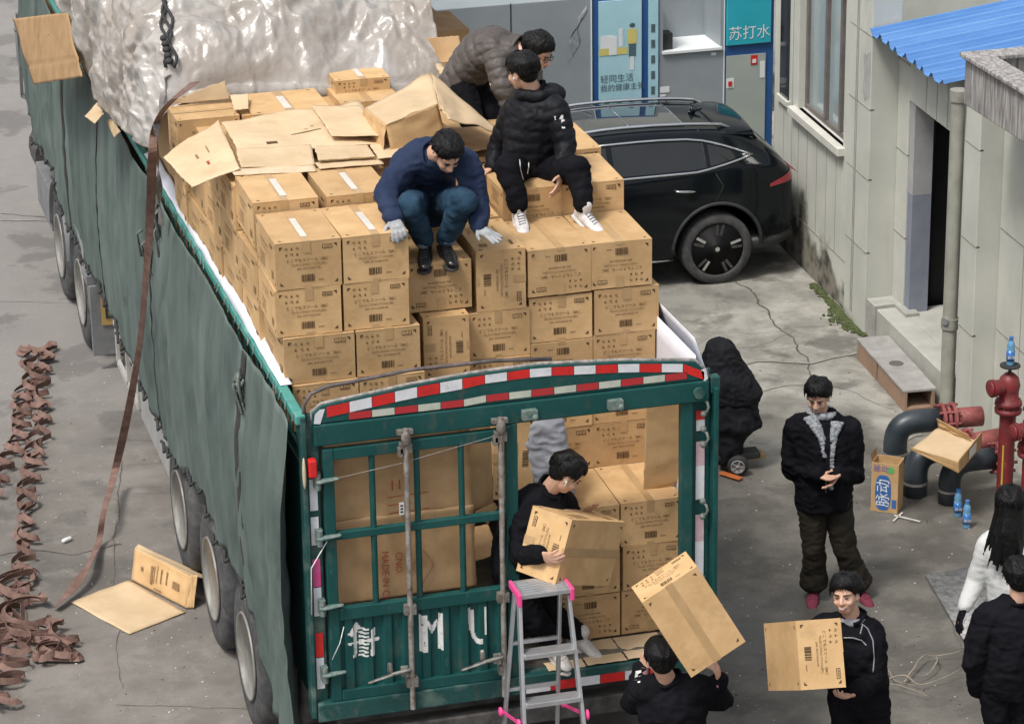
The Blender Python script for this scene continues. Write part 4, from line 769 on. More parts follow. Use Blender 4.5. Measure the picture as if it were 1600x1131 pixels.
def tape_mesh(full, mat, wide=.048, off=0):
    m = MB(); hy, hz = BD/2+.0025, BH/2+.0025; w_ = wide/2; dn = .075
    P = [(-hy, hz-dn), (-hy, hz), (hy, hz), (hy, hz-dn)] if full else [(-BD*.36, hz+.0012), (BD*.24, hz+.0012)]
    for (a, za), (b, zb) in zip(P, P[1:]): m.add([(off-w_, a, za), (off+w_, a, za), (off+w_, b, zb), (off-w_, b, zb)], [(0, 1, 2, 3)])
    if full:
        db = .02; P = [(-hy, -hz+db), (-hy, -hz), (hy, -hz), (hy, -hz+db)]
        for (a, za), (b, zb) in zip(P, P[1:]): m.add([(off-w_, a, za), (off-w_, b, zb), (off+w_, b, zb), (off+w_, a, za)], [(0, 1, 2, 3)])
    me = bpy.data.meshes.new('tape'); me.from_pydata(m.v, [], m.f); me.materials.append(mat); me.update(); return me
CM = [carton_mesh(i) for i in range(6)]; PMs = [print_mesh(1), print_mesh(2)]; TB = [tape_mesh(True, TAPE, .048, 0), tape_mesh(True, TAPE, .05, .006), tape_mesh(True, TAPE, .046, -.008)]; TW = [tape_mesh(False, TAPEW, .042, .004), tape_mesh(False, TAPEW, .040, -.006)]
nb = 0
def box_obj(c, rot, label, group='printed cartons of the truck load', white=False, sc_=(1, 1, 1), prt=True, tape=True, vis=None):
    global nb; nb += 1; rr = random.Random(nb*17)
    o = link(bpy.data.objects.new('cardboard_box', CM[nb % 6])); o.matrix_world = Matrix.Translation(c) @ rot.to_4x4() @ Matrix.Diagonal((*sc_, 1)); tag(o, label, 'box', group)
    for nm, me, on in (('printed_marks', PMs[nb % 2], prt), ('packing_tape', TB[nb % 3], tape), ('clear_tape', TW[nb % 2], white)):
        if on: k = link(bpy.data.objects.new(nm, me)); k.parent = o
    return o
RY = lambda d: Matrix.Rotation(math.radians(d), 3, 'Y'); RZ = lambda d: Matrix.Rotation(math.radians(d), 3, 'Z')
def bx(x0, y0, z0, label, o='n', w=None, h=None, d=None, white=False, yaw=None, **k):
    "x0,y0,z0 = front left bottom corner; o: n upright print, f upside down, u print reading up, d print reading down, r turned a quarter"
    rr = random.Random(nb*5+1); yw = rr.uniform(-1.9, 1.2) if yaw is None else yaw
    W_, D_, H_ = {'n': (BW, BD, BH), 'f': (BW, BD, BH), 'u': (BH, BD, BW), 'd': (BH, BD, BW), 'r': (BD, BW, BH)}[o]
    w = w or W_; d = d or D_; h = h or H_; R = {'n': RY(0), 'f': RY(180), 'u': RY(-90), 'd': RY(90), 'r': RZ(90)}[o]
    s = {'n': (w/BW, d/BD, h/BH), 'f': (w/BW, d/BD, h/BH), 'u': (h/BW, d/BD, w/BH), 'd': (h/BW, d/BD, w/BH), 'r': (d/BW, w/BD, h/BH)}[o]
    if o == 'f' and white: pass
    return box_obj(Vector((x0+w/2, y0+d/2, z0+h/2)), RZ(yw) @ R, label, white=white, sc_=s, **k)
# --- right columns, top to bottom
y8 = .85
bx(.748, y8, 3.118, 'upside-down printed carton under the seated man\'s far-right shoe, top of the right-hand front column', 'f', h=.297)
bx(.345, y8, 3.114, 'upside-down printed carton right of the upended one, under the seated man\'s left-hand shoe', 'f', h=.30)
bx(.776, y8, 2.815, 'printed carton second from the top of the right-hand front column', 'n', w=.415, h=.292); bx(.36, y8+.01, 2.808, 'printed carton second down in the column left of the right-hand front column', 'n', h=.29)
bx(.77, y8, 2.52, 'printed carton third down in the right-hand front column, just above the header stripes', 'n', h=.29); bx(.355, y8, 2.512, 'upside-down printed carton half hidden by the header stripes, third down beside the right-hand column', 'f', h=.29)
bx(.763, y8, 2.226, 'printed carton seen just under the header beam at the right of the gate opening', 'n', h=.288); bx(.355, y8, 2.226, 'printed carton seen just under the header beam, beside the grey sleeve', 'n', h=.288)
bx(.763, y8, 1.934, 'printed carton behind the flat tops in the gate opening, on the right', 'n', h=.288); bx(.355, y8, 1.934, 'printed carton beside the grey sleeve, level with the loader\'s hair', 'n', h=.288)
for (x, nm) in ((.758, 'right'), (.352, 'left')):
    for z, lv, o in ((1.641, 'top', 'n'), (1.347, 'middle', 'n'), (1.050, 'bottom', 'f' if nm == 'left' else 'f')):
        bx(x, .25, z, f'printed carton, {lv} one of the {nm} stack just inside the gate opening', o, w=.395)
# --- left columns
def lcol(z, o, n_, lv):
    bx(-1.262 if z < 3.4 else -1.258, .62, z, f'printed carton, leftmost in the {lv} front row of the tall left stack', 'n', w=.395, white=z > 3.4)
    bx(-.855, .62, z, f'printed carton, second from the left in the {lv} front row of the tall left stack', 'n', w=.398, white=z > 3.4)
lcol(3.405, 0, 0, 'top'); lcol(3.11, 0, 0, 'second')
bx(-1.235, .60, 2.815, 'printed carton, leftmost in the row just above the header stripes', 'n', w=.43); bx(-.795, .60, 2.815, 'printed carton, second from the left in the row just above the header stripes', 'n', w=.39)
bx(-1.2, .58, 2.52, 'carton leftmost behind the bent tube, mostly hidden by the header', 'n'); bx(-.79, .58, 2.52, 'carton second from the left behind the bent tube, mostly hidden by the header', 'n')
bx(-.335, y8-.1, 2.69, 'carton standing on end in the row just above the header stripes', 'u', w=.285, h=.395); bx(-.03, y8, 2.745, 'printed carton right of the upended one, just above the header stripes', 'n', w=.385, h=.30)
bx(-.03, y8-.01, 2.45, 'carton peeping over the top of the header stripes at its middle', 'n', w=.385); bx(-.39, y8, 2.39, 'plain carton hidden behind the middle of the header', 'n', w=.35)
bx(-.412, y8, 3.095, 'upside-down printed carton the crouching man stands on', 'f', h=.305); bx(.03, y8, 3.05, 'carton standing on end under the crouching man\'s right-hand glove', 'd', w=.308, h=.39)
bx(-.81, 1.24, 3.468, 'carton with a clear tape strip, second from left in the row behind the front', 'n', white=True); bx(-1.262, 1.24, 3.47, 'carton with a strip of clear tape, leftmost in the row behind the front', 'n', white=True)
bx(-.40, 1.48, 3.39, 'carton behind the crouching man\'s back', 'n'); bx(-.02, 1.47, 3.15, 'carton in the gap between the crouching man and the seated man', 'u', w=.36, h=.30, d=.5)
bx(.42-.06, 1.47, 3.318, 'upside-down carton the seated man sits on', 'f', h=.292, w=.395); bx(.765, 1.47, 3.318, 'carton beside the one the seated man sits on, by his right leg', 'n', h=.292)
bx(.80, 2.09, 3.35, 'carton behind the seated man\'s elbow, nearest the car', 'n', h=.29); bx(.38, 2.09, 3.35, 'carton hidden behind the seated man\'s hip', 'n', h=.29); bx(.05, 2.0, 3.33, 'small-looking carton left of the seated man\'s hip', 'n', h=.29, w=.3)
bx(.78, 2.72, 3.35, 'carton behind the seated man\'s shoulder, beside the car\'s roof', 'n', h=.29); bx(.37, 2.72, 3.33, 'carton hidden behind the seated man\'s back', 'n', h=.29)
bx(.70, 3.36, 3.33, 'carton under the bending man\'s boots, right side of the load', 'n'); bx(.28, 3.36, 3.33, 'carton under the bending man\'s boots, middle of the load', 'n')
# --- left flank behind the front, two or three layers seen
wd_ = ('second', 'third', 'fourth', 'fifth', 'sixth')
for k in range(1, 6):
    for z, lv in ((3.405, 'top'), (3.11, 'second'), (2.815, 'third')):
        if k == 1 and z > 3.4: continue
        bx(-1.262+random.uniform(-.012, .012), .62+.608*k, z, f'carton of the load\'s left flank, {wd_[k-1]} from the rear in the {lv} layer', 'n', w=.395)
for k, y in enumerate((1.86, 2.47, 3.08)):
    for x, nm in ((-.85, 'left'), (-.44, 'middle')): bx(x, y, 3.40-.0*k, f'carton under the flattened sheets, {("front", "middle", "back")[k]} one of the {nm} file', 'n')
    bx(-.03, y+.2, 3.38, f'carton under the flattened sheets, {("front", "middle", "back")[k]} one of the right file', 'n', w=.37)
bx(-1.39, 3.20, 3.46, 'carton at the left edge of the load, in front of the plastic sheeting', 'r', w=.42, d=.36, h=.292); bx(-.94, 3.22, 3.46, 'small carton corner right of the one at the left edge of the load', 'r', w=.14, d=.36, h=.28)
bx(-.885, 3.17, 3.46, 'carton with clear tape lying sideways in front of the plastic sheeting', 'n', w=.53, d=.52, h=.295, white=True, yaw=0); bx(-.235, 3.55, 3.64, 'raised carton with clear tape, highest one in front of the plastic sheeting', 'n', w=.38, d=.46, h=.19, white=True, yaw=0); bx(-.26, 3.3, 3.48, 'carton half under the raised one with clear tape', 'n', w=.42, h=.26)
# --- carried cartons
def mat3(r): return Matrix(r)
box_obj(Vector((.334, -.08, 1.847)), mat3([[.324, .735, -.595], [.171, .573, .801], [.93, -.361, .06]]), 'carton held in both arms by the man in black standing in the truck', None)
PC = Vector(CC)+(Vector((.965, -.41, 1.456))-Vector(CC))*.952
box_obj(PC, mat3([[-.865, -.494, .084], [.028, .12, .992], [-.501, .861, -.09]]), 'tilted carton carried on the shoulder of the man bending below the gate', None, sc_=(.925, .925, .925))
box_obj(Vector((1.52, -.90, 1.335)), mat3([[-.068, .006, .998], [-.437, .898, -.035], [-.897, -.439, -.059]]), 'carton held upright by the grinning man standing at the bottom right of the gate', None, sc_=(1, 1, .95), tape=False)
# --- flattened cartons
def sheet(lab, pts, mat=KR2, crease=None, th=.005, group=None, name='cardboard_sheet', wob=.012, fold=None, seed=0, deco=None, edge=.006):
    "pts: 4 world corners (going round)"
    A, B_, C_, D_ = [Vector(p) for p in pts]; n_ = (B_-A).cross(D_-A).normalized()
    if n_.z < 0: n_ = -n_
    def fn(u, v):
        p = (A.lerp(B_, u)).lerp(D_.lerp(C_, u), v); q = p+n_*(wob*noise.noise(p*3+Vector((seed, 0, 0)))+.004*noise.noise(p*11))
        e = .5-max(abs(u-.5), abs(v-.5)); q += (B_-A).normalized()*edge*noise.noise(Vector((v*14, u*3, seed+.5)))*(e < .02)+(D_-A).normalized()*edge*noise.noise(Vector((u*14, v*3, seed+9.5)))*(e < .02)
        if crease:
            for ax_, pos, dep_ in crease: t = (u if ax_ == 'u' else v); q -= n_*dep_*math.exp(-((t-pos)/.015)**2)
        return q
    mb = MB(); mb.grid(fn, 28, 28, th=th); o = mb.build(name, mat); tag(o, lab, 'cardboard', group)
    if deco:
        mb = MB(); deco(mb, lambda u, v, d=.003: fn(u, v)+n_*d); k = mb.build('printed_marks', [INK2, REDINK, KD, INK], o); 
    return o
gz = lambda q, z: at(q[0], q[1], z=z)
GS = 'flattened cardboard sheets on top of the load'
def marks(rects):
    def f(mb, P):
        for u0, v0, u1, v1, mi in rects: mb.add([P(u0, v0), P(u1, v0), P(u1, v1), P(u0, v1)], [(0, 1, 2, 3)], mi)
    return f
def S(lab, q, zs, **k): return sheet(lab, [gz(p, z) for p, z in zip(q, zs if isinstance(zs, (list, tuple)) else [zs]*4)], group=GS, **k)
S('flattened sheet jutting out over the left edge of the load', [(255, 245), (300, 290), (374, 260), (342, 188)], [3.72, 3.70, 3.80, 3.80], seed=1, deco=marks([(.35, .4, .45, .44, 0), (.6, .5, .68, .55, 1), (.3, .62, .45, .64, 0)]), wob=.03)
S('largest flattened sheet, in the middle of the load behind the front cartons', [(346, 190), (372, 238), (622, 225), (560, 158)], 3.775, seed=2, crease=[('v', .35, .004), ('u', .55, .003)], deco=marks([(.45, .55, .47, .75, 0), (.8, .2, .86, .27, 3), (.5, .5, .51, .8, 0), (.55, .4, .57, .6, 0)]), wob=.03)
S('long folded panel lying at the front edge of the largest flattened sheet', [(369, 233), (376, 262), (492, 257), (486, 226)], [3.80, 3.775, 3.775, 3.80], seed=3)
S('small flattened sheet right of the folded panel', [(490, 229), (498, 250), (586, 244), (574, 224)], 3.80, seed=4)
S('narrow pale strip of cardboard in front of the folded panel', [(362, 264), (366, 274), (495, 267), (490, 257)], 3.768, seed=5, mat=pm('kraft_light', (.64, .50, .34), (.55, .42, .28), 12, .8))
S('flattened sheet with a front fold, behind the crouching man', [(487, 165), (518, 212), (612, 212), (560, 165)], [3.80, 3.82, 3.83, 3.80], seed=6, crease=[('u', .62, .004)])
S('flattened sheet beside the crouching man\'s shoulder', [(578, 226), (592, 247), (640, 243), (622, 222)], 3.79, seed=7)
S('thin flattened sheet just behind the crouching man\'s arm', [(492, 254), (500, 264), (600, 256), (590, 246)], 3.772, seed=15)
S('flap folded back over the left rear carton', [(262, 160), (274, 163), (361, 155), (352, 127)], [3.80, 3.78, 3.78, 3.90], seed=8, wob=.01)
S('small loose flap in front of the plastic sheeting', [(360, 150), (366, 172), (388, 170), (388, 148)], [3.80, 3.78, 3.78, 3.80], seed=9)
# opened big carton with raised flap
t = thing('opened_carton', 'big opened carton with raised flaps between the crouching man and the bending man', 'carton', gz((640, 215), 3.7))
zz = [gz((570, 169), 3.86), gz((603, 195), 3.95), gz((684, 162), 4.02), gz((673, 114), 4.02)]
def plate(lab, pts, par, nm, mat=KR2, wob=.008, seed=0, th=.005):
    A, B_, C_, D_ = [Vector(p) for p in pts]; n_ = (B_-A).cross(D_-A).normalized(); mb = MB(); mb.grid(lambda u, v: (A.lerp(B_, u)).lerp(D_.lerp(C_, u), v)+n_*(wob*noise.noise(Vector((u*3, v*3, seed)))), 16, 16, th=th); return mb.build(nm, mat, par)
plate('', zz, t, 'top_panel', seed=1, wob=.03)
dn = lambda p, z: Vector((p.x, p.y, z)); f0, f1 = zz[1], zz[2]
plate('', [f0, f0+Vector((.03, -.02, -.20)), f1+Vector((.04, -.03, -.21)), f1], t, 'front_panel', KR, seed=2)
plate('', [zz[3], zz[2]+Vector((.01, 0, .0)), gz((700, 186), 3.98), gz((786, 209), 3.80)], t, 'side_flap', seed=3, wob=.02)
plate('', [zz[0], zz[1], f0+Vector((-.02, 0, -.18)), zz[0]+Vector((-.02, 0, -.1))], t, 'side_panel', KR, seed=5)
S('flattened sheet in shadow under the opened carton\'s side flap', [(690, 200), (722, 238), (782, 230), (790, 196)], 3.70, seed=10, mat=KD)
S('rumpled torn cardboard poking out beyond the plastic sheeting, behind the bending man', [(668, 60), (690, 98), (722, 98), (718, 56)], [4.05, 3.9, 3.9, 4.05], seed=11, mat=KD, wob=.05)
S('flattened sheet at the bending man\'s feet', [(680, 100), (690, 120), (730, 122), (720, 98)], 3.86, seed=13)
# cardboard on the left flank
sheet('worn flattened carton hanging over the truck side at the top left corner', [gz((24, 40), 3.55), at(20, 50, z=3.45), gz((52, 133), 3.02), gz((128, 118), 3.1)][0:0] or [at(18, 30, x=-1.75), at(52, 133, x=-1.72), at(128, 120, x=-1.60), at(105, 20, x=-1.55)], KD, seed=20, wob=.02, crease=[('u', .72, .008)], deco=marks([(.3, .42, .31, .58, 3)]))
sheet('pale edge of a carton under the plastic sheeting at the top left', [at(103, 40, x=-1.48), at(122, 102, x=-1.48), at(134, 92, x=-1.46), at(130, 40, x=-1.46)], KR2, seed=21)
sheet('small pale cardboard flap sticking out over the tarpaulin side', [at(132, 182, x=-1.62), at(148, 193, x=-1.62), at(163, 178, x=-1.50), at(152, 160, x=-1.50)], KR2, seed=22, wob=.004)
sheet('pale cardboard corner showing under the lower edge of the plastic sheeting', [at(166, 188, x=-1.47), at(178, 215, x=-1.47), at(188, 206, x=-1.46), at(176, 186, x=-1.45)], KR2, seed=23, wob=.004)
# cardboard behind the gate bars
def deco_top(mb, P):
    for k in range(6): mb.add([P(.40+k*.035, .25), P(.425+k*.035, .25), P(.425+k*.035, .45), P(.40+k*.035, .45)], [(0, 1, 2, 3)], 2)
bz = lambda x, z, y=.10: (x, y, z)
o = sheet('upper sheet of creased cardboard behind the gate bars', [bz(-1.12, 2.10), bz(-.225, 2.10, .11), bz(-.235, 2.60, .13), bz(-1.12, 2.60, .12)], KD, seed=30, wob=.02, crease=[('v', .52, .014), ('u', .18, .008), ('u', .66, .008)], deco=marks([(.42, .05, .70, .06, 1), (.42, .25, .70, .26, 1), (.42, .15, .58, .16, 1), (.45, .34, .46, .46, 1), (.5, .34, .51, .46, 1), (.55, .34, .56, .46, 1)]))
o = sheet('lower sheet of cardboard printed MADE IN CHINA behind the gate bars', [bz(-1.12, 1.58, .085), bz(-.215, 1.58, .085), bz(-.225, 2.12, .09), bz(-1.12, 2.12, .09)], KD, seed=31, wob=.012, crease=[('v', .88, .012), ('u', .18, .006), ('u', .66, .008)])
m = MB(); put_text(m, 'MADE IN CHINA', .062, (-.80, .070, 1.90), (0, 0, -1), (1, 0, 0), 0, 0, 'LEFT', .95); put_text(m, 'CNO.', .06, (-.715, .070, 1.885), (0, 0, -1), (1, 0, 0), 0, 0, 'LEFT')
k = m.build('red_lettering', REDINK); k.location = k.location-o.location; k.parent = o
m = MB()
for a, b_ in (((-.62, 1.78), (-.54, 1.87)), ((-.54, 1.87), (-.48, 1.77)), ((-.48, 1.77), (-.55, 1.66)), ((-.55, 1.66), (-.62, 1.78))): m.bar((a[0], .072, a[1]), (b_[0], .072, b_[1]), .002, .004)
k = m.build('diamond_outline', INK2); k.location = k.location-o.location; k.parent = o
m = MB(); m.box(-.685, .068, 2.12, -.655, .072, 2.20); 
for z in (2.135, 2.155, 2.175): m.box(-.678, .066, z, -.662, .068, z+.01, 1)
tag(m.build('paper_sticker', [PW, INK]), 'small white sticker on the upper cardboard sheet beside the lock rod', 'sticker')
sheet('cardboard panel leaning between the gate bars and the centre post', [(-.20, .22, 2.02), (-.05, .28, 2.0), (-.06, .30, 2.62), (-.235, .22, 2.62)], KR, seed=32)
sheet('carton flap hanging in the dark gap below the leaning panel', [(-.19, .20, 2.02), (-.10, .22, 1.92), (-.04, .22, 2.02), (-.06, .22, 2.06)], KR, seed=33, wob=.002)
sheet('grey-brown cardboard panel lying on dark goods low behind the gate', [(-.22, .2, 1.70), (-.03, .22, 1.72), (-.03, .5, 1.80), (-.22, .5, 1.78)], KD, seed=34, wob=.004)
box_obj(Vector((.115, .64, 2.24)), RY(-86) @ RZ(4), 'carton on end leaning behind the gate centre post, left of the grey sleeve', None, sc_=(1.3, .8, .9))
# loose upright piece and small pieces in the opening
sheet('tall loose cardboard panel standing upright at the right of the gate opening', [at(1005, 772, y=.42), at(1066, 752, y=.40), at(1064, 625, y=.30), at(1010, 625, y=.34)], KR, seed=35, wob=.01, crease=[('v', .30, .005)], deco=marks([(.25, .52, .35, .62, 0), (.25, .66, .36, .70, 0), (.6, .52, .75, .60, 0), (.6, .66, .8, .70, 0), (.3, .8, .8, .82, 3), (.3, .85, .7, .87, 3), (.55, .18, .75, .42, 2)]))
sheet('narrow cardboard strip between the right stack and the white liner', [(1.165, .22, 1.5), (1.20, .5, 1.5), (1.20, .5, 1.93), (1.165, .22, 1.93)], KR, seed=36, wob=.003)
for i, (x0, x1) in enumerate(((.20, .44), (.45, .70), (.71, 1.0))):
    sheet(f'flat cardboard flap on the truck floor at the gate opening, {("left", "middle", "right")[i]} one of three', [(x0, -.03, 1.012+.004*i), (x1, -.03, 1.012+.004*i), (x1-.02, .24, 1.04), (x0-.02, .24, 1.04)], KR2, seed=40+i, wob=.004)
# the piece on the road
A, B_, C_, D_ = g(110, 942), g(202, 908), g(290, 958), g(202, 992)
t = thing('flattened_carton', 'flattened carton lying on the road by the wheels, one part folded upright', 'cardboard', g(200, 950)); up = lambda p, z=.012: Vector((p.x, p.y, z))
def plate2(pts, nm, mat, wob=.006, seed=0): return plate('', pts, t, nm, mat, wob, seed, .006)
plate2([up(A), up(D_), up(C_), up(B_)], 'flat_panel', KR2); e0, e1 = g(205, 908), g(290, 952)
top0, top1 = at(207, 862, x=e0.x+.02), at(280, 897, x=e1.x+.02); top0 = Vector((e0.x+.05, e0.y+.06, .235)); top1 = Vector((e1.x+.05, e1.y+.06, .235))
e2 = g(303, 952); top2 = Vector((e2.x+.05, e2.y+.06, .24))
pp = plate2([up(e0), up(e1), top1, top0], 'upright_panel', KR, seed=1); plate2([up(e1, .01), up(e2, .01), top2, top1], 'end_panel', KR, seed=2)
plate2([top0, top1+Vector((.02, 0, 0)), top1+Vector((.24, .12, -.14)), top0+Vector((.03, .02, .02))], 'top_flap', KR2, seed=3)
m = MB()
def ppt(u, v): return up(e0).lerp(up(e1), u).lerp(top0.lerp(top1, u), v)+Vector((-.007, -.004, 0))
for u0, v0, u1, v1 in ((.16, .45, .2, .58), (.34, .2, .38, .75), (.40, .25, .41, .8), (.45, .3, .46, .85), (.52, .35, .54, .8), (.62, .4, .64, .8), (.74, .4, .86, .62), (.42, .1, .56, .14)): m.add([ppt(u0, v0), ppt(u1, v0), ppt(u1, v1), ppt(u0, v1)], [(0, 1, 2, 3)])
m.build('printed_marks', INK2, t)
# open torn carton on the pipes
t = thing('torn_carton', 'torn open carton lying tilted on top of the black and red pipes', 'carton', (4.62, 4.15, .45)); q = lambda px, py, z: at(px, py, z=z)
a, b_, c_, d_ = q(1424, 700, .47), q(1497, 727, .50), q(1530, 690, .55), q(1466, 668, .53)
plate('', [a, b_, c_, d_], t, 'bottom_panel', KR2, .01, 1); U = Vector((0, 0, 1))
plate('', [a+Vector((-.02, -.02, .0)), b_+Vector((0, -.01, -.06)), b_+Vector((0, -.01, .03)), a+Vector((-.02, -.02, .02))], t, 'front_wall', KR, .004, 2)
plate('', [b_+Vector((0, -.01, -.06)), c_+Vector((.02, 0, -.05)), c_+Vector((.02, 0, .08)), b_+Vector((0, -.01, .045))], t, 'right_wall', KR, .004, 3); plate('', [d_, c_+Vector((-.05, .03, 0)), c_+Vector((-.08, .04, .05)), d_+Vector((-.01, .02, .07))], t, 'rolled_edge', KR, .01, 4)
m = MB(); n0 = b_.lerp(c_, .45)+Vector((0, -.006, .0)); n1 = b_.lerp(c_, .8)+Vector((0, -.006, .0)); m.add([n0+Vector((.0, -.02, -.03)), n1+Vector((.0, -.02, -.03)), n1+Vector((0, -.02, .05)), n0+Vector((0, -.02, .045))], [(0, 1, 2, 3)]); m.build('paper_label', PW, t)
# --- plastic sheeting
def plastic_mat():
    m = pm('plastic_film', (.45, .43, .405), (.34, .30, .26), 1.8, .26, bump=.2, bscale=18, spec=.7, alpha=.80, p0=.40, p1=.62, bd=.04); return m
PLF = plastic_mat()
def zt(y): return 3.74+.42*min(1, max(0, (y-3.75)/.5))**.55+.10*noise.noise(Vector((0, y*.7, 3)))+.06*math.sin(y*1.3)
lowe = [(3.7, 3.40), (3.95, 3.33), (4.3, 3.27), (4.8, 3.20), (5.75, 3.06), (6.55, 3.05), (6.85, 3.2), (7.3, 3.34), (8.5, 3.45), (13, 3.4)]
def lz(y):
    for (a, za), (b, zb) in zip(lowe, lowe[1:]):
        if y <= b: return za+(zb-za)*(y-a)/(b-a)
    return 3.4
def film(u, v):
    y = 3.72+8.9*u**1.35; ztp = zt(y)+.03; xr = .58 if y < 5 else 1.25; zl = lz(y)
    s = v*1.5
    if s < 1: x = xr+(-1.22-xr)*s; z = ztp+.06*math.sin(s*5+y); x, z = x, z
    else: q = (s-1)/.5; x = -1.22-.17*math.sin(min(1, q*1.6)*math.pi/2)-.05*q; z = ztp+(zl-ztp)*(q**1.3)
    if u == 0: z -= .12 if s < 1 else 0; 
    p = Vector((x, y, z)); a = noise.noise(p*1.9); r1 = 1-2*abs(noise.noise(p*2.6+Vector((5, 0, 0)))); r2 = 1-2*abs(noise.noise(Vector((p.x*6, p.y*4, p.z*7)))); r3 = 1-2*abs(noise.noise(p*14))
    w_ = Vector((noise.noise(p*1.7), noise.noise(p*1.7+Vector((7, 0, 0))), noise.noise(p*1.7+Vector((0, 7, 0)))))*.35; vf = lambda q, k: (lambda D: D[1]-D[0])(noise.voronoi(q*k, distance_metric='DISTANCE_SQUARED')[0]); v1 = 1-min(1, vf(p+w_, 1.5)*1.6); v2 = 1-min(1, vf(p+w_*.6+Vector((3, 1, 2)), 3.6)*1.6); v3 = 1-min(1, vf(p+w_*.5+Vector((1, 5, 2)), 8)*1.5); d = .09*a+.085*v1+.05*v2+.022*v3+.03*r1+.008*r3; n_ = Vector((-.5 if s > 1 else 0, -.25, 1 if s < 1 else .35)).normalized(); k = .35+.65*min(1, (y-3.72)*2.5); return p+n_*d*k+Vector((0, -.05*a if u > 0 else .0, 0))
m = MB(); m.grid(film, 330, 260, th=.002); PLO = tag(m.build('plastic_sheeting', PLF), 'big crumpled translucent grey plastic sheeting thrown over the front of the load', 'plastic sheeting')
m = MB(); rq = random.Random(4)
for i in range(6):
    for k in range(13): m.box(-1.2+.402*i, 4.2+.61*k, 1.04 if i in (0, 5) or k in (0, 12) else 2.9, -1.2+.402*i+.395, 4.2+.61*k+.6, 3.50+rq.choice((0, .02, .12, -.1)))
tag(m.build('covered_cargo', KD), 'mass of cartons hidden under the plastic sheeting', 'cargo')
from mathutils.bvhtree import BVHTree
_pb = BVHTree.FromPolygons([v_.co+WL[PLO.name] for v_ in PLO.data.vertices], [tuple(p_.vertices) for p_ in PLO.data.polygons])
def onfilm(px, py, off=.02):
    d = Vector(_F+_R*(px-800)/CF-_U*(py-565.5)/CF).normalized(); h_ = _pb.ray_cast(Vector(CC), d); return h_[0]-d*off if h_[0] else None
m = MB()
for s_ in range(3):
    P = [onfilm(252+s_*4+6*math.sin(k*.9+s_*2)+k*.9, -6+k*8.6, .02+.012*s_) for k in range(14)]; P = [p for p in P if p]
    if len(P) > 3: m.tube(P, .011, 7)
for k in range(5):
    a = onfilm(256+k*2, 60+k*9, .05)
    if a: m.ell(a, (.028, .026, .024), n=6)
tag(m.build('knotted_rope', BLK), 'dark knotted rope bunched on the plastic sheeting at the top of the photo', 'rope')
m = MB(); pts = [onfilm(262, 118, .02) or at(262, 118, z=4), onfilm(254, 150, .02) or at(254, 150, z=3.95), at(245, 195, x=-1.50), at(246, 245, x=-1.47), at(249, 300, x=-1.42), at(252, 352, x=-1.40)]; ribbon(m, pts, lambda u: (math.cos(2.2*math.sin(u*8)), math.sin(2.2*math.sin(u*8)), .2), .05); tag(m.build('plastic_strip', pm('film_dark', (.20, .18, .17), (.12, .11, .11), 6, .4, bump=.4)), 'twisted tail of dark plastic hanging beside the brown strap', 'plastic')
# ================= black car =================
PAINT = pm('car_paint', (.003, .005, .007), (.004, .006, .008), 2, .12, coat=.15, spec=.22)
cx0, cyc = 4.56, 10.02
Cc = thing('black_suv', 'glossy black SUV parked behind the truck with chrome roof rails and glass roof', 'car', (cx0-1.3, cyc, 0)); CY_ = math.radians(-2.0)
def cw(x, y, z):      # car frame (x rearwards from rear axle, y across) to world
    return Vector((cx0+x*math.cos(CY_)-y*math.sin(CY_), cyc+x*math.sin(CY_)+y*math.cos(CY_), z))
HW = .86
#  station: x, half width, sill z, belt z, roof z, roof half width
ST = [(-3.62, .55, .30, .62, .66, .45), (-3.5, .72, .24, .72, .80, .55), (-3.1, .83, .22, .84, .93, .66), (-2.5, .86, .22, .92, 1.0, .70), (-2.1, .86, .22, .97, 1.06, .70), (-1.65, .86, .22, 1.02, 1.32, .60), (-1.3, .86, .22, 1.04, 1.41, .59), (-.8, .86, .22, 1.06, 1.435, .60), (-.2, .865, .22, 1.09, 1.42, .59), (.2, .86, .24, 1.12, 1.385, .58), (.42, .85, .28, 1.12, 1.32, .58), (.60, .83, .34, 1.08, 1.20, .62), (.74, .78, .40, 1.0, 1.06, .66), (.80, .68, .46, .90, .94, .60)]
def sect(st):
    x, hw, zs, zb, zr, rw = st; h = zb-zs; L = [(0, zs), (hw*.85, zs), (hw*.97, zs+.05), (hw, zs+h*.35), (hw*.995, zs+h*.62), (hw*.965, zb-.03), (hw*.94, zb), (rw+(hw*.94-rw)*.45, zb+(zr-zb)*.55), (rw+.015, zr-.045), (rw-.05, zr-.005), (rw*.5, zr+.012), (0, zr+.018)]
    return [cw(x, -a, z) for a, z in L]+[cw(x, a, z) for a, z in L[::-1]][1:-1]
m = MB(); S_ = [sect(s) for s in ST]; n = len(S_[0]); v = [p for s in S_ for p in s]; f = [(i*n+k, i*n+(k+1) % n, (i+1)*n+(k+1) % n, (i+1)*n+k) for i in range(len(S_)-1) for k in range(n)]; f += [tuple(range(n))[::-1], tuple(range((len(S_)-1)*n, len(S_)*n))]
m.add(v, f, 0, True); body = m.build('body', PAINT, Cc); md = body.modifiers.new('s', 'SUBSURF'); md.levels = md.render_levels = 3; bake(body)
cut = MB()
for xw in (0, -2.62): cut.cyl(cw(xw, -1.2, .36), cw(xw, -.45, .36), .415, n=48); cut.cyl(cw(xw, .45, .36), cw(xw, 1.2, .36), .415, n=48)
cut = cut.build('cut', PAINT, Cc); md = body.modifiers.new('b', 'BOOLEAN'); md.operation = 'DIFFERENCE'; md.object = cut; md.solver = 'EXACT'; bake(body); bpy.data.objects.remove(cut)
for p_ in body.data.polygons: p_.use_smooth = True
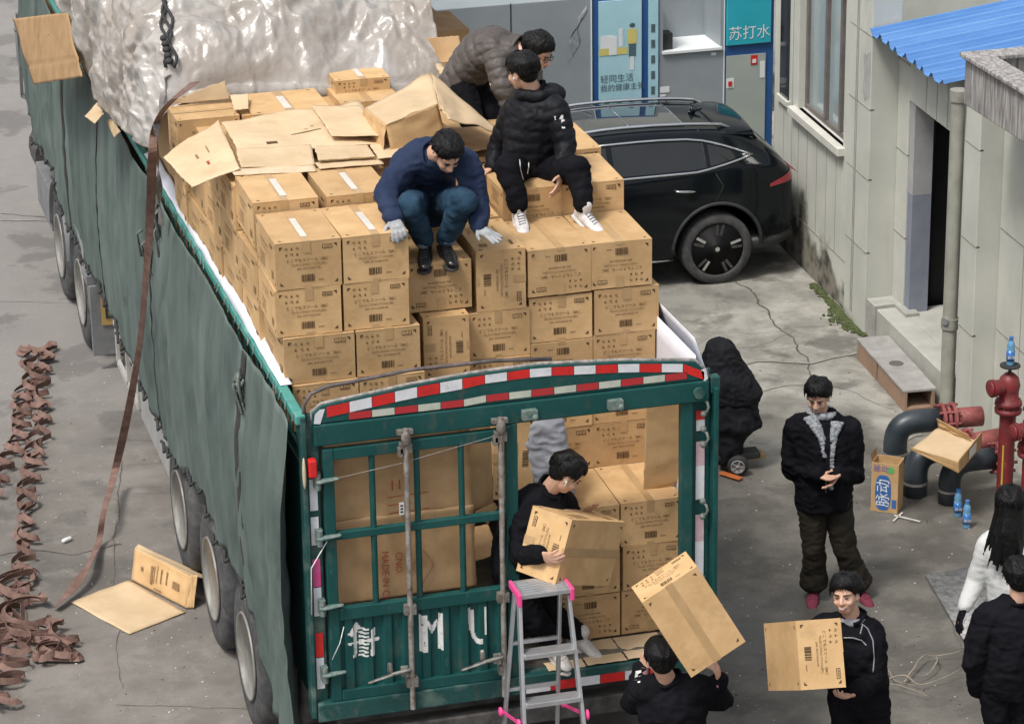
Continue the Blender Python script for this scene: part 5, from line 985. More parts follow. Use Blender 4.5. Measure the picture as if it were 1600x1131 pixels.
def interp(x, k):
    for a, b_ in zip(ST, ST[1:]):
        if x <= b_[0]: t = (x-a[0])/(b_[0]-a[0]); return a[k]+(b_[k]-a[k])*t
    return ST[-1][k]
from mathutils.bvhtree import BVHTree
bvh = BVHTree.FromPolygons([v_.co+WL[body.name] for v_ in body.data.vertices], [tuple(p_.vertices) for p_ in body.data.polygons])
def side_pt(x, z, off=.004, sgn=-1):
    o_ = cw(x, sgn*2, z); d_ = (cw(x, 0, z)-o_).normalized(); h_ = bvh.ray_cast(o_, d_); 
    return (h_[0]+h_[1]*off if h_[1].dot(d_) < 0 else h_[0]-h_[1]*off) if h_[0] else cw(x, sgn*HW, z)
def top_pt(x, y, off=.004):
    h_ = bvh.ray_cast(cw(x, y, 3), Vector((0, 0, -1))); return h_[0]+Vector((0, 0, off)) if h_[0] else cw(x, y, 1.5)
def strip_between(f0, f1, x0, x1, nx, nz_, off, sgn=-1, th=0):
    m = MB(); m.grid(lambda u, v: side_pt(x0+(x1-x0)*u, f0(x0+(x1-x0)*u)+(f1(x0+(x1-x0)*u)-f0(x0+(x1-x0)*u))*v, off, sgn), nx, nz_); return m
wb = lambda x: 1.065+.035*(x+1.6)/2 if x < -.2 else 1.09+.10*((x+.2)/.55)**1.2
wt = lambda x: (1.365-.03*abs((x+.7)/.7)**2) if x < -.25 else 1.352-.17*((x+.25)/.62)**1.5
for sgn in (-1, 1):
    for x0, x1, nm in ((-1.75, -1.02, 'front_window'), (-.97, -.10, 'rear_window'), (-.06, .33, 'quarter_window')):
        fb = lambda x: wb(x)+.02; ft = lambda x: max(wb(x)+.03, wt(x)-.02 if x > -1.3 else min(wt(x)-.02, 1.08+(x+1.75)*.75))
        strip_between(fb, ft, x0, x1, 16, 6, .006, sgn).build(nm, GLASSD, Cc)
    m = MB(); lo = [side_pt(x, wb(x), .008, sgn) for x in [-1.7+.1*i for i in range(20)]+[.3, .36]]; hi = [side_pt(x, wt(x), .008, sgn) for x in [.36, .3, .2, .1, 0, -.1, -.25, -.5, -.7, -1.0, -1.2]]; m.tube(lo+hi, .011, 8); m.build('window_chrome', CHR, Cc)
    m = MB(); m.tube([side_pt(-.10, z, .006, sgn) for z in (1.10, 1.2, 1.3, 1.4)], .006, 6); m.tube([side_pt(-.99, z, .006, sgn) for z in (.45, .6, .8, 1.0)], .004, 6); m.tube([side_pt(x, z, .004, sgn) for x, z in ((-.02, 1.07), (.05, .95), (-.02, .82), (-.22, .68), (-.42, .50), (-.46, .34))], .004, 6); m.build('door_gaps', BLK, Cc)
    m = MB(); m.tube([side_pt(x, .94-.004*i, .028, sgn) for i, x in enumerate((-.42, -.38, -.32, -.26, -.22))], [.004, .012, .014, .012, .004], 8); m.build('door_handle', CHR, Cc)
    m = MB(); m.tube([side_pt(x, .27, .008, sgn) for x in (-2.1, -1.6, -1.1, -.6, -.42)], .012, 6); m.build('sill_chrome', CHR, Cc)
    for xw in (0, -2.62):
        m = MB(); pts = [side_pt(xw+.43*math.cos(a), .36+.43*math.sin(a), .004, sgn) for a in [math.pi*(-.02+1.04*i/24) for i in range(25)]]; m.tube(pts, .018, 6); m.build('wheel_arch', BLK, Cc)
    m = MB(); ys = -.45 if sgn < 0 else .45; pts = [top_pt(x, ys*(1 if x < .1 else .98), .035) for x in (-1.35, -1.2, -1.0, -.8, -.5, -.2, 0, .14)]; pts = [top_pt(-1.45, ys, .0)]+pts+[top_pt(.24, ys*.97, .0)]; m.tube(pts, .017, 8); m.build('roof_rail', CHR, Cc)
    m = MB(); m.grid(lambda u, v: side_pt(.50+.27*u, .90+.035*u+(.03+.06*u)*v, .010, sgn), 8, 4); m.build('tail_lamp', pm('tail_red', (.30, .008, .02), (.20, .005, .012), 14, .12, coat=1), Cc)
m = MB(); m.grid(lambda u, v: top_pt(-1.30+1.10*u, -.40+.80*v, .005), 14, 8); m.build('glass_roof', pm('roof_glass', (.012, .015, .018), (.02, .024, .028), 3, .04, spec=.9, coat=1), Cc)
m = MB(); 
for x in (-.72,): m.tube([top_pt(x, y, .007) for y in (-.4, -.2, 0, .2, .4)], .005, 5)
for y in (-.4, .4): m.tube([top_pt(x, y, .006) for x in (-1.3, -1.0, -.7, -.4, -.2)], .004, 5)
m.tube([top_pt(-.2, y, .007) for y in (-.4, -.2, 0, .2, .4)], .005, 5); m.build('roof_trim', CHR, Cc)
m = MB(); m.grid(lambda u, v: (top_pt(.10+.30*u, -.56+1.12*v, .0)+Vector((.04*u, 0, .012+.045*u-.02*(2*abs(v-.5))**3))), 8, 12, th=.03); m.build('rear_spoiler', PAINT, Cc, bevel=.006)
m = MB(); m.lathe([(.03, 0), (.025, .03), (.006, .07)], top_pt(.0, .0, 0)); m.cap(top_pt(-.02, 0, .01), top_pt(.09, 0, .045), .02, .008); m.build('roof_fin', PAINT, Cc)
m = MB(); m.grid(lambda u, v: (lambda x, y: cw(x, y, 0)+Vector((0, 0, 1.30-.22*u+.004)))(.46+.16*u, -.5+1.0*v), 6, 8, th=.003); m.build('rear_screen', GLASSD, Cc)
m = MB(); m.loft([(cw(.2, 0, .33), cw(0, .80, 0)-cw(0, 0, 0), Vector((0, 0, .10))), (cw(.55, 0, .36), cw(0, .82, 0)-cw(0, 0, 0), Vector((0, 0, .11))), (cw(.76, 0, .40), cw(0, .74, 0)-cw(0, 0, 0), Vector((0, 0, .09))), (cw(.83, 0, .42), cw(0, .5, 0)-cw(0, 0, 0), Vector((0, 0, .05)))], 28, p=3.5); m.build('rear_bumper', pm('bumper_dark', (.014, .015, .017), (.02, .02, .022), 9, .5), Cc)
def cwheel(x, sgn):
    c_ = cw(x, sgn*(HW-.235), .34); ax_ = (cw(0, sgn, 0)-cw(0, 0, 0)).normalized(); r = .34; m = MB()
    m.lathe([(r*.70, .0), (r*.97, .0), (r, .03), (r, .19), (r*.965, .215), (r*.80, .225), (r*.74, .215), (r*.72, .19), (r*.70, .1)], c_, ax_, 48); w_ = m.build('wheel', TYRE, Cc)
    m = MB(); m.lathe([(r*.735, .212), (r*.70, .205), (r*.69, .12)], c_, ax_, 40); m.cyl(c_+ax_*.11, c_+ax_*.125, r*.7, n=32); d_ = m.build('rim', pm('rim_black', (.006, .006, .007), (.009, .009, .01), 9, .6, spec=.2), Cc); d_.parent = w_
    X, Y, Z = frame(ax_); m = MB()
    for k in range(5):
        for s_ in (-.13, .13):
            a = 2*math.pi*k/5+s_+.2; e = X*math.cos(a)+Y*math.sin(a); m.bar(c_+ax_*.200+e*.035, c_+ax_*.210+e*r*.70, .026, .014, 1 if (k, s_) in ((0, .13), (2, -.13), (3, .13)) else 0, hint=ax_)
    m.cyl(c_+ax_*.18, c_+ax_*.212, .045, n=20); m.cyl(c_+ax_*.212, c_+ax_*.216, .022, n=14, m=1); k_ = m.build('spokes', [pm('spoke_black', (.03, .03, .032), (.045, .045, .048), 9, .25, coat=.6), CHR], Cc); k_.parent = w_
for x in (0, -2.62):
    for s in (-1, 1): cwheel(x, s)
# ================= step ladder =================
Ld = thing('step_ladder', 'aluminium step ladder with pink plastic fittings standing behind the open gate', 'ladder', (.1, -.55, 0))
yt, zt_ = -.40, 1.735; dx0, dx1 = -.105, .215; slope = .16
fl = lambda s, t: Vector(((dx0+.01 if s < 0 else dx1-.01)+s*.075*t, yt-.035-.42*t*1.0, zt_-.03-(zt_-.03)*t)); bl = lambda s, t: Vector(((dx0+.02 if s < 0 else dx1-.02)+s*.05*t, yt+.10+.50*t*.62, zt_-.05-(zt_-.05)*t))
def lpt(mb, p, q, w, t_, m_=0, hint=(1, 0, 0)): mb.bar(p, q, w, t_, m_, hint)
for s in (-1, 1):
    m = MB(); lpt(m, fl(s, 0), fl(s, 1), .05, .022); m.build('front_rail', ALU, Ld, bevel=.003); m = MB(); lpt(m, bl(s, 0), bl(s, 1), .035, .02); m.build('rear_rail', ALU, Ld, bevel=.003)
    m = MB(); lpt(m, fl(s, .42)+Vector((s*.02, 0, 0)), bl(s, .50)+Vector((s*.02, 0, 0)), .02, .008); m.ell(fl(s, .42)+Vector((s*.03, 0, 0)), (.014, .03, .035)); m.ell(bl(s, .50)+Vector((s*.03, 0, 0)), (.014, .03, .03)); m.build('pink_brace', PINK, Ld)
m = MB(); m.box(dx0, yt-.09, zt_, dx1, yt+.12, zt_+.028)
for k in range(6): m.box(dx0+.03, yt-.08+k*.032, zt_+.028, dx1-.03, yt-.068+k*.032, zt_+.032)
m.build('top_platform', ALU, Ld, bevel=.004); m = MB()
for x in (dx0-.012, dx1-.012): m.box(x, yt-.10, zt_-.045, x+.024, yt-.045, zt_+.034); m.box(x+.002, yt-.045, zt_-.01, x+.022, yt+.125, zt_+.034)
m.build('pink_caps', PINK, Ld, bevel=.005)
for i in range(1, 6):
    t_ = i/6.0+.01; a, b_ = fl(-1, t_), fl(1, t_); m = MB(); m.box(a.x+.01, a.y-.05, a.z-.03, b_.x-.01, a.y+.045, a.z); m.build('step', ALU, Ld, bevel=.003)
for i in range(1, 5):
    t_ = i/5.0; a, b_ = bl(-1, t_), bl(1, t_); m = MB(); m.box(a.x, a.y-.012, a.z-.022, b_.x, a.y+.012, a.z); m.build('rear_brace', ALU, Ld, bevel=.002)
# ================= draped scooter =================
Sc = thing('draped_scooter', 'small electric scooter draped in black coats, its grey-hubbed wheel and wooden footboard showing', 'scooter', (3.15, 4.95, 0))
BC = pm('black_cloth', (.005, .0055, .008), (.010, .011, .015), 8, .8, bump=.5, bscale=18, spec=.25)
D0 = dep((3.15, 4.95, 0)); RTv, FWv = Vector(_r), Vector(_h)
def drape(rows, dd):
    m = MB(); secs = []
    for py, xl, xr, dk in rows:
        c_ = atd((xl+xr)/2, py, D0+dk+dd); hw_ = (xr-xl)/2/CF*(D0+1.2)*.99; secs.append((c_, RTv*hw_, FWv*(min(.17, hw_*.95)+.01)))
    m.loft(secs, 26, p=2.3); return m
o = drape([(532, 1116, 1134, .10), (537, 1108, 1142, .10), (552, 1102, 1148, .10), (580, 1101, 1158, .08), (605, 1102, 1186, .05), (640, 1104, 1182, .03), (660, 1108, 1190, .02), (672, 1112, 1176, .02), (690, 1114, 1166, .0), (714, 1116, 1164, .0), (718, 1124, 1156, .0)], 0).build('draped_coat', BC, Sc)
remesh(o, .009, 6, .6); displace(o, lambda P, N: .024*ridg(P*np.array([1, 1, .30]), 7.5)+.012*ridg(P*np.array([1, 1, .6]), 15, 3)+.012*nz(P, 6, 7)-.01)
o = drape([(533, 1116, 1136, .08), (540, 1106, 1146, .08), (560, 1099, 1156, .08), (590, 1100, 1176, .06), (612, 1103, 1190, .05), (622, 1106, 1186, .05)], -.02).build('hooded_top_coat', BC, Sc)
remesh(o, .009, 4, .6); displace(o, lambda P, N: .020*ridg(P*np.array([1, 1, .35]), 9, 6)+.008*ridg(P, 22, 3)-.004)
m = MB(); m.cap(atd(1166, 625, D0-.08), atd(1184, 662, D0-.05), .05, .035); o = m.build('hanging_sleeve', BC, Sc); remesh(o, .009, 2); displace(o, lambda P, N: .012*ridg(P, 12))

for px, py, d in ((1153, 725, -.12), (1118, 722, .12)):
    c_ = atd(px, py, D0+d); c_.z = .085; ax_ = Vector((-.35, -.93, 0)).normalized(); m = MB(); m.lathe([(.045, 0), (.075, -.004), (.083, .012), (.083, .045), (.075, .06), (.045, .056)], c_, ax_, 32); w_ = m.build('wheel', BLK, Sc)
    m = MB(); m.lathe([(.058, .064), (.052, .07), (.045, .06), (.018, .058), (.016, .07), (.0, .07)], c_, ax_, 28); X, Y, Z = frame(ax_)
    for k in range(5): a = 2*math.pi*k/5; e = X*math.cos(a)+Y*math.sin(a); m.bar(c_+ax_*.064+e*.012, c_+ax_*.064+e*.055, .012, .008, hint=ax_)
    k_ = m.build('hub', pm('hub_grey', (.30, .30, .30), (.22, .22, .22), 20, .5), Sc); k_.parent = w_
m = MB(); a = at(1120, 712, z=.13); b_ = at(1185, 706, z=.13); m.bar(a, b_, .14, .05, hint=(0, 0, 1)); m.build('chassis', BLK, Sc, bevel=.01)
m = MB(); a = at(1160, 712, z=.10); b_ = at(1192, 708, z=.10); m.bar(a, b_, .12, .035, hint=(0, 0, 1)); m.build('footboard', pm('wood_yellow', (.36, .24, .08), (.28, .18, .06), 6, .7, bump=.2, stretch=(1, 6, 1)), Sc, bevel=.004)
m = MB(); a = at(1126, 738, z=.02); b_ = at(1158, 748, z=.02); m.bar(a, b_, .06, .012, hint=(0, 0, 1)); m.build('orange_base', pm('orange_plastic', (.50, .14, .04), (.4, .1, .03), 9, .5), Sc, bevel=.004)
m = MB(); m.bar(at(1170, 690, z=.12), at(1198, 692, z=.12), .006, .006); m.build('thin_rod', SW, Sc)
# ================= people =================
SKIN = pm('skin', (.50, .29, .20), (.56, .34, .245), 14, .5, bump=.05); HAIR = pm('hair_black', (.003, .003, .0035), (.007, .0065, .0065), 40, .55, spec=.22, bump=.5, bscale=120, stretch=(1, 1, .3)); LIP = pm('lips', (.36, .13, .11), (.32, .11, .10), 30, .5); EYE = pm('eye_dark', (.02, .015, .012), (.03, .02, .018), 30, .3)
def cloth(n, a, b, sc_=3, bump=.35, bs=60, r=.85, **k): return pm(n, a, b, sc_, r, bump=.65, bscale=9, bd=.026, **k)
def person(lab, anchor, J, face, style, fz=None, lat=None, hair='short', floor=None, gl='people around the truck', extra=None, hands=('rest', 'rest'), fdown=None):
    D0 = dep(anchor); j = {k: atd(v[0], v[1], D0+v[2]) for k, v in J.items()}
    if floor is not None:
        for s in 'LR':
            for k, h_ in (('a', .095), ('t', .04)):
                if isinstance(floor, tuple): z = floor[0 if s == 'L' else 1]
                else: z = floor
                j[k+s].z = z+h_
    T_ = thing('person', lab, 'person', (j['pel'].x, j['pel'].y, min(j['aL'].z, j['aR'].z)-.095), gl)
    RT, FW, UP = Vector(_r), Vector(_h), Vector((0, 0, 1)); pel, neck, head = j['pel'], j['neck'], j['head']
    sh = (j['sR']-j['sL']).normalized(); spine = (neck-pel).normalized(); fwd_t = spine.cross(sh).normalized()   # picture-left to right
    f_ = (RT*face[0]+FW*face[1]+UP*face[2]).normalized(); up_h = UP*1.0+(RT*(style.get('tilt', 0)))
    if abs(f_.z) > .5: up_h = UP*.35+Vector((f_.x, f_.y, 0)).normalized()*(.9 if f_.z < 0 else -.9)
    rx = f_.cross(up_h).normalized(); uz = rx.cross(f_).normalized(); hp = lambda x, y, z: head+rx*x+f_*y+uz*z; AX = (rx, f_, uz)
    la = lat or sh; la = Vector((la.x, la.y, 0)).normalized(); hipL, hipR = pel-la*.085, pel+la*.085
    # ----- body
    m = MB(); m.ell(hp(0, -.012, .032), (.073, .092, .085), AX, n=14); m.ell(hp(0, .022, -.020), (.062, .068, .082), AX, n=14); m.ell(hp(0, .040, -.072), (.040, .040, .034), AX, n=10); m.ell(hp(0, .055, .028), (.055, .032, .02), AX, n=10)
    m.cap(hp(0, .088, .012), hp(0, .104, -.022), .009, .014, n=10); 
    for s in (-1, 1): m.ell(hp(s*.073, -.004, -.008), (.010, .018, .030), AX, n=8); m.ell(hp(s*.036, .060, -.026), (.024, .024, .022), AX, n=8); m.ell(hp(s*.012, .096, -.026), (.010, .010, .008), AX, n=6)
    m.ell(hp(0, .083, -.052), (.026, .014, .014), AX, n=8)
    m.cap(hp(0, -.02, -.04), neck, .052, .060); m.cap(neck.lerp(pel, .15), pel, .055, .07); m.cap(j['sL'], j['sR'], .035, .035)
    for s in 'LR':
        m.cap(j['s'+s], j['e'+s], .045, .036); m.cap(j['e'+s], j['w'+s], .036, .025, n=12); hj = hipL if s == 'L' else hipR; m.cap(hj, j['k'+s], .07, .05); m.cap(j['k'+s], j['a'+s], .05, .032)
    # hands
    for i, s in enumerate('LR'):
        w_, h_ = j['w'+s], j['h'+s]; d = (h_-w_).normalized(); mode = hands[i]; other = (j['e'+s]-w_).normalized(); nrm = style.get('palm'+s)
        nrm = Vector(nrm).normalized() if nrm else (RT if s == 'L' else -RT); sd = d.cross(nrm).normalized(); nrm = sd.cross(d).normalized(); pc = w_+d*.048
        m.loft([(w_+d*.0, sd*.026, nrm*.019), (w_+d*.03, sd*.036, nrm*.016), (w_+d*.075, sd*.041, nrm*.014), (w_+d*.092, sd*.036, nrm*.011)], 14)
        curl = {'rest': .55, 'flat': .12, 'grip': 1.0, 'fist': 1.5}[mode]
        for k in range(4):
            o_ = w_+d*(.083-.004*abs(k-1.3))+sd*(-.030+.020*k); L_ = (.036, .041, .038, .030)[k]; a = 0; p = o_; dd = d+sd*(-.10+.07*k)
            for q in range(3):
                a += curl*(.35, .55, .4)[q]; dv = (dd*math.cos(a)+nrm*math.sin(a)).normalized(); e = p+dv*L_*(1, .68, .52)[q]; m.cap(p, e, .0098-.0008*q, .0090-.0008*q, n=8); p = e
        sg = -1; th = w_+d*.022+sd*(sg*.028); e1 = th+(d*.6+sd*sg*.75+nrm*.25).normalized()*.040; e2 = e1+(d*.85+sd*sg*.35+nrm*.4).normalized()*.030; m.cap(th, e1, .0125, .0105, n=8); m.cap(e1, e2, .0105, .0085, n=8)
    body = m.build('body', SKIN, T_); remesh(body, .0062, 2, .5)
    if 'glove' in style:
        # gloves: a slightly larger hand shell
        for i, s in enumerate('LR'):
            w_, h_ = j['w'+s], j['h'+s]; d = (h_-w_).normalized(); nrm = style.get('palm'+s); nrm = Vector(nrm).normalized(); sd = d.cross(nrm).normalized(); nrm = sd.cross(d).normalized(); m = MB()
            m.loft([(w_-d*.02, sd*.034, nrm*.028), (w_+d*.03, sd*.041, nrm*.021), (w_+d*.075, sd*.046, nrm*.019), (w_+d*.092, sd*.040, nrm*.015)], 14); curl = {'rest': .55, 'flat': .12, 'grip': 1.0}[hands[i]]
            for k in range(4):
                o_ = w_+d*.08+sd*(-.032+.0215*k); L_ = (.036, .041, .038, .030)[k]; a = 0; p = o_; dd = d+sd*(-.16+.11*k)
                for q in range(3):
                    a += curl*(.35, .55, .4)[q]; dv = (dd*math.cos(a)+nrm*math.sin(a)).normalized(); e = p+dv*L_*(1, .68, .52)[q]; m.cap(p, e, .0118, .0110, n=8, m=0); p = e
            th = w_+d*.02-sd*.03; e1 = th+(d*.6-sd*.75+nrm*.2).normalized()*.042; e2 = e1+(d*.85-sd*.35+nrm*.3).normalized()*.03; m.cap(th, e1, .0145, .0125, n=8); m.cap(e1, e2, .0125, .0105, n=8); o = m.build('glove', style['glove'], T_); remesh(o, .0052, 2)
    # face parts
    m = MB()
    for s in (-1, 1): m.ell(hp(s*.030, .083, .006), (.0125, .006, .0048), AX, n=8)
    m.build('eyes', EYE, T_)
    m = MB()
    for s in (-1, 1): m.cap(hp(s*.016, .092, .024), hp(s*.046, .078, .026), .0042, .003, n=6)
    m.build('eyebrows', HAIR, T_)
    m = MB(); op = style.get('mouth', .004); m.ell(hp(0, .096, -.050), (.022, .005, .0035), AX, n=8); m.ell(hp(0, .094, -.057-op*.6), (.019, .006, .0042), AX, n=8); m.build('lips', LIP, T_)
    if op > .005: m = MB(); m.ell(hp(0, .0975, -.0535), (.019, .004, op*.5), AX, n=8); m.build('teeth', WHT, T_)
    # hair
    m = MB(); rr = random.Random(len(lab)*7); R_ = lambda a, e, k=1.0: hp(math.cos(e)*math.sin(a)*.086*k, -.018+math.cos(e)*math.cos(a)*.104*k, .036+math.sin(e)*.100*k)
    m.ell(hp(0, -.024, .050), (.084, .098, .088), AX, n=14); m.ell(hp(0, -.048, .0), (.070, .062, .070), AX, n=12)
    ncl = 150 if hair != 'crop' else 90
    for k in range(ncl):
        a = rr.uniform(-math.pi, math.pi); fr = abs(a) < 1.0; e1 = .25+rr.random()*.3 if hair != 'crop' else .35; 
        if fr: end = (.42 if hair == 'crop' else .28+rr.random()*.22 if hair != 'fringe' else .24+rr.random()*.25)
        elif abs(a) < 1.75: end = -.02+rr.random()*.2 if hair == 'crop' else -.15+rr.random()*.25
        else: end = -.55+rr.random()*.3
        tw = rr.gauss(0, .18); kk = 1.02+rr.random()*(.10 if hair != 'crop' else .03); pts = [R_(a*.3+tw, 1.35-.2*rr.random(), 1.0), R_(a*.75+tw*.6, .9, kk), R_(a, (end+.9)/2, kk), R_(a+tw*.2, end, kk*1.01)]
        m.tube(pts, [.010, .014, .013, .004], 6)
    if hair == 'long':
        for k in range(90):
            a = rr.choice((-1, 1))*rr.uniform(1.25, 3.14); s0 = R_(a, .3, 1.05); p1 = R_(a, -.5, 1.1)-UP*.02; bkd = -fwd_t if style.get('backneg') else fwd_t; x_ = sh*rr.uniform(-.10, .06); L_ = rr.uniform(.22, .42); p2 = p1-UP*L_*.5-f_*.03+x_*.4; p3 = p2-UP*L_*.5+x_*.5; m.tube([s0, p1, p2, p3], [.014, .016, .014, .004], 6)
    o = m.build('hair', HAIR, T_); remesh(o, .0062 if hair != 'long' else .008, 1, .4); displace(o, lambda P, N: .0022*ridg(P*np.array([1, 1, .5]), 60))
    m = MB()
    for k in range(150 if hair != 'crop' else 60):
        a = rr.uniform(-math.pi, math.pi); fr = abs(a) < 1.0; end = (.25 if hair != 'fringe' else .20)+rr.random()*.3 if fr else -.3+rr.random()*.4; kk = 1.10+rr.random()*.07; tw = rr.gauss(0, .35)
        e_ = end+.7; m.tube([R_(a*.8+tw*.5, min(1.4, e_+.2), kk-.03), R_(a+tw*.3, (end+e_)/2, kk+.01), R_(a+tw*.1+rr.gauss(0, .06), end-.06, kk+rr.gauss(.02, .03))], [.0035, .0035, .001], 4)
    m.build('loose_hair', HAIR, T_)
    # ----- trousers
    tk = style.get('tr', 1.0); m = MB(); up_ = (pel-(j['kL']+j['kR'])/2).normalized()
    m.loft([(pel+spine*.10, la*.155, fwd_t*.115), (pel+spine*.0, la*.165, fwd_t*.13), (pel-spine*.06, la*.15, fwd_t*.12)], 22)
    for s in 'LR':
        hj = hipL if s == 'L' else hipR; kn, an = j['k'+s], j['a'+s]; m.cap(hj, kn, .098*tk, .072*tk, n=16); fl_ = style.get('flare', 1.0); m.cap(kn, an+(kn-an).normalized()*.035, .070*tk, .052*tk*fl_, n=16)
        if fl_ > 1.2: m.cyl(kn.lerp(an, .4), an+(kn-an).normalized()*.02, .066*tk, .062*fl_*tk, n=18)
    o = m.build('trousers', style['trm'], T_); remesh(o, .011, 5); displace(o, lambda P, N: .013*ridg(P*np.array([1, 1, .8]), 8, 2)+.008*ridg(P*np.array([.8, .8, 1.3]), 17, 5))
    for s in 'LR':
        if 'cuff' in style: m = MB(); kn, an = j['k'+s], j['a'+s]; u_ = (kn-an).normalized(); m.cyl(an+u_*.015, an+u_*.05, .060, .060, n=20); m.build('trouser_cuff', style['cuff'], T_, bevel=.005)
        an, to = j['a'+s], j['t'+s]; hd = Vector((to.x-an.x, to.y-an.y, to.z-an.z+.0)); hd = hd.normalized() if hd.length > 1e-4 else -FW; lv = hd.cross(UP).normalized(); u2 = lv.cross(hd).normalized()
        if u2.z < 0: u2 = -u2
        c0 = an-u2*.045; m = MB(); Ls = .19
        m.loft([(c0-hd*.065, lv*.018, u2*.03), (c0-hd*.055, lv*.032, u2*.042), (c0+hd*.0, lv*.038, u2*.048), (c0+hd*.06, lv*.041, u2*.040), (c0+hd*.12, lv*.046, u2*.030), (c0+hd*Ls, lv*.036, u2*.020), (c0+hd*(Ls+.02), lv*.015, u2*.010)], 18); m.cap(an-u2*.03, an+u2*.03, .042, .044, n=14)
        o = m.build('shoe', style['shoe'], T_); remesh(o, .007, 3); m = MB(); zf = -.040
        m.loft([(c0-hd*.075+u2*(zf+.001), lv*.012, u2*.010), (c0-hd*.06+u2*zf, lv*.040, u2*.014), (c0+hd*.05+u2*zf, lv*.046, u2*.013), (c0+hd*.13+u2*zf, lv*.052, u2*.012), (c0+hd*.19+u2*(zf+.002), lv*.042, u2*.011), (c0+hd*.215+u2*(zf+.005), lv*.012, u2*.006)], 18, p=3); m.build('sole', style.get('sole', BLK), T_)
        m = MB()
        for k in range(5): q_ = c0+hd*(.035+.022*k)+u2*(.046-.0045*k); m.cap(q_-lv*(.026-.002*k), q_+lv*(.026-.002*k)+hd*.012, .0042, .0042, n=6)
        m.build('shoe_laces', STITCH if style['shoe'] is SHW else style['shoe'], T_)
    # ----- jacket
    pf = style.get('puff', 0); jk = style.get('jk', 1.0); m = MB(); ja = (neck-pel).length
    hb = style.get('hem', .02); c = lambda t: pel.lerp(neck, t)+style.get('bow', Vector((0, 0, 0)))*math.sin(math.pi*t)
    m.loft([(c(-hb), la*.165*jk, fwd_t*.128*jk), (c(.15), la*.170*jk, fwd_t*.135*jk), (c(.45), (la+sh)/2*.175*jk, fwd_t*.135*jk), (c(.75), sh*.185*jk, fwd_t*.135*jk), (c(.92), sh*.15*jk, fwd_t*.11*jk), (c(1.03), sh*.075, fwd_t*.078)], 26)
    segs = [(c(-hb), c(1.0), .17, .10)]
    for s in 'LR': m.cap(neck.lerp(j['s'+s], .25), j['s'+s], .075*jk, .078*jk, n=16)
    for s in 'LR':
        wv = (j['e'+s]-j['w'+s]).normalized(); m.cap(j['s'+s], j['e'+s], .078*jk, .062*jk, n=16); m.cap(j['e'+s], j['w'+s]+wv*.02, .060*jk, .044*jk, n=16); segs += [(j['s'+s], j['e'+s], .07, .06), (j['e'+s], j['w'+s], .06, .05)]
    o = m.build('jacket', style['jm'], T_); remesh(o, .0105, 5)
    if pf:
        def fn(P, N):
            best = np.full(len(P), 9.); val = np.zeros(len(P))
            for i_, (a, b_, ra, rb_) in enumerate(segs):
                A_ = np.array(a); B_ = np.array(b_); L_ = np.linalg.norm(B_-A_); t = ((P-A_)@(B_-A_))/L_**2; q = A_+np.clip(t, 0, 1)[:, None]*(B_-A_); dd = np.linalg.norm(P-q, axis=1)-(ra+(rb_-ra)*np.clip(t, 0, 1)); w_ = t*L_/(.068 if i_ else .075); v_ = np.abs(np.sin(np.pi*w_))**.55; k_ = dd < best; best[k_] = dd[k_]; val[k_] = v_[k_]
            return pf*(val-.5)+.006*ridg(P, 16, 2)+.004*nz(P, 30)
        displace(o, fn)
    else: displace(o, lambda P, N: style.get('wr', 1)*(.017*ridg(P*np.array([1, 1, .8]), 7, 1)+.009*ridg(P*np.array([.8, .8, 1.3]), 16, 4)-.006))
    bmt = style['jm']
    # collar
    cm = style.get('collar', style['jm']); ch = style.get('ch', .055); cr = style.get('cr', .078); m = MB(); nd = (head-neck).normalized(); nb_ = neck+nd*.012; ux = (sh-nd*sh.dot(nd)).normalized(); fx = nd.cross(ux); 
    gap = style.get('gap', .6); frs = 1 if fx.dot(f_) > 0 else -1; a0 = math.pi/2*frs
    m.grid(lambda u, v: nb_+nd*(ch*v-.01)+(ux*math.cos(a0+gap/2+(2*math.pi-gap)*u)+fx*math.sin(a0+gap/2+(2*math.pi-gap)*u))*(cr+.018*v+.004*math.sin(u*30)), 40, 6, th=.014); m.build('collar', cm, T_)
    for s in 'LR':
        if 'cuffm' in style: wv = (j['e'+s]-j['w'+s]).normalized(); m = MB(); m.cyl(j['w'+s]-wv*.008, j['w'+s]+wv*.035, .036*jk, .044*jk, n=18); m.build('cuff', style['cuffm'], T_, bevel=.006)
    if extra: extra(T_, j, dict(hp=hp, AX=AX, neck=neck, pel=pel, sh=sh, fwd=fwd_t, spine=spine, la=la, c=c, RT=RT, FW=FW, UP=UP, f=f_, jk=jk))
    return T_, j
import types
def surf(T_, name='jacket'):
    for c_ in T_.children:
        if c_.name.split('.')[0] == name: return c_
def on(T_, px, py, name='jacket', off=.004):
    "point on the garment's surface under a photo pixel"
    o = surf(T_, name); bv = _bv.get(o.name)
    if bv is None: bv = _bv[o.name] = BVHTree.FromPolygons([v_.co+WL[o.name] for v_ in o.data.vertices], [tuple(p_.vertices) for p_ in o.data.polygons])
    d = Vector(_F+_R*(px-800)/CF-_U*(py-565.5)/CF).normalized(); h_ = bv.ray_cast(Vector(CC), d); return h_[0]-d*off if h_[0] else None
_bv = {}
def seam(T_, pts, r, mat, nm, name='jacket', off=.002):
    P = []
    for a, b_ in zip(pts, pts[1:]):
        for k in range(6): t = k/6; q = on(T_, a[0]+(b_[0]-a[0])*t, a[1]+(b_[1]-a[1])*t, name, off); P += [q] if q else []
    q = on(T_, *pts[-1], name, off); P += [q] if q else []
    if len(P) > 2: m = MB(); m.tube(P, r, 6); return m.build(nm, mat, T_)
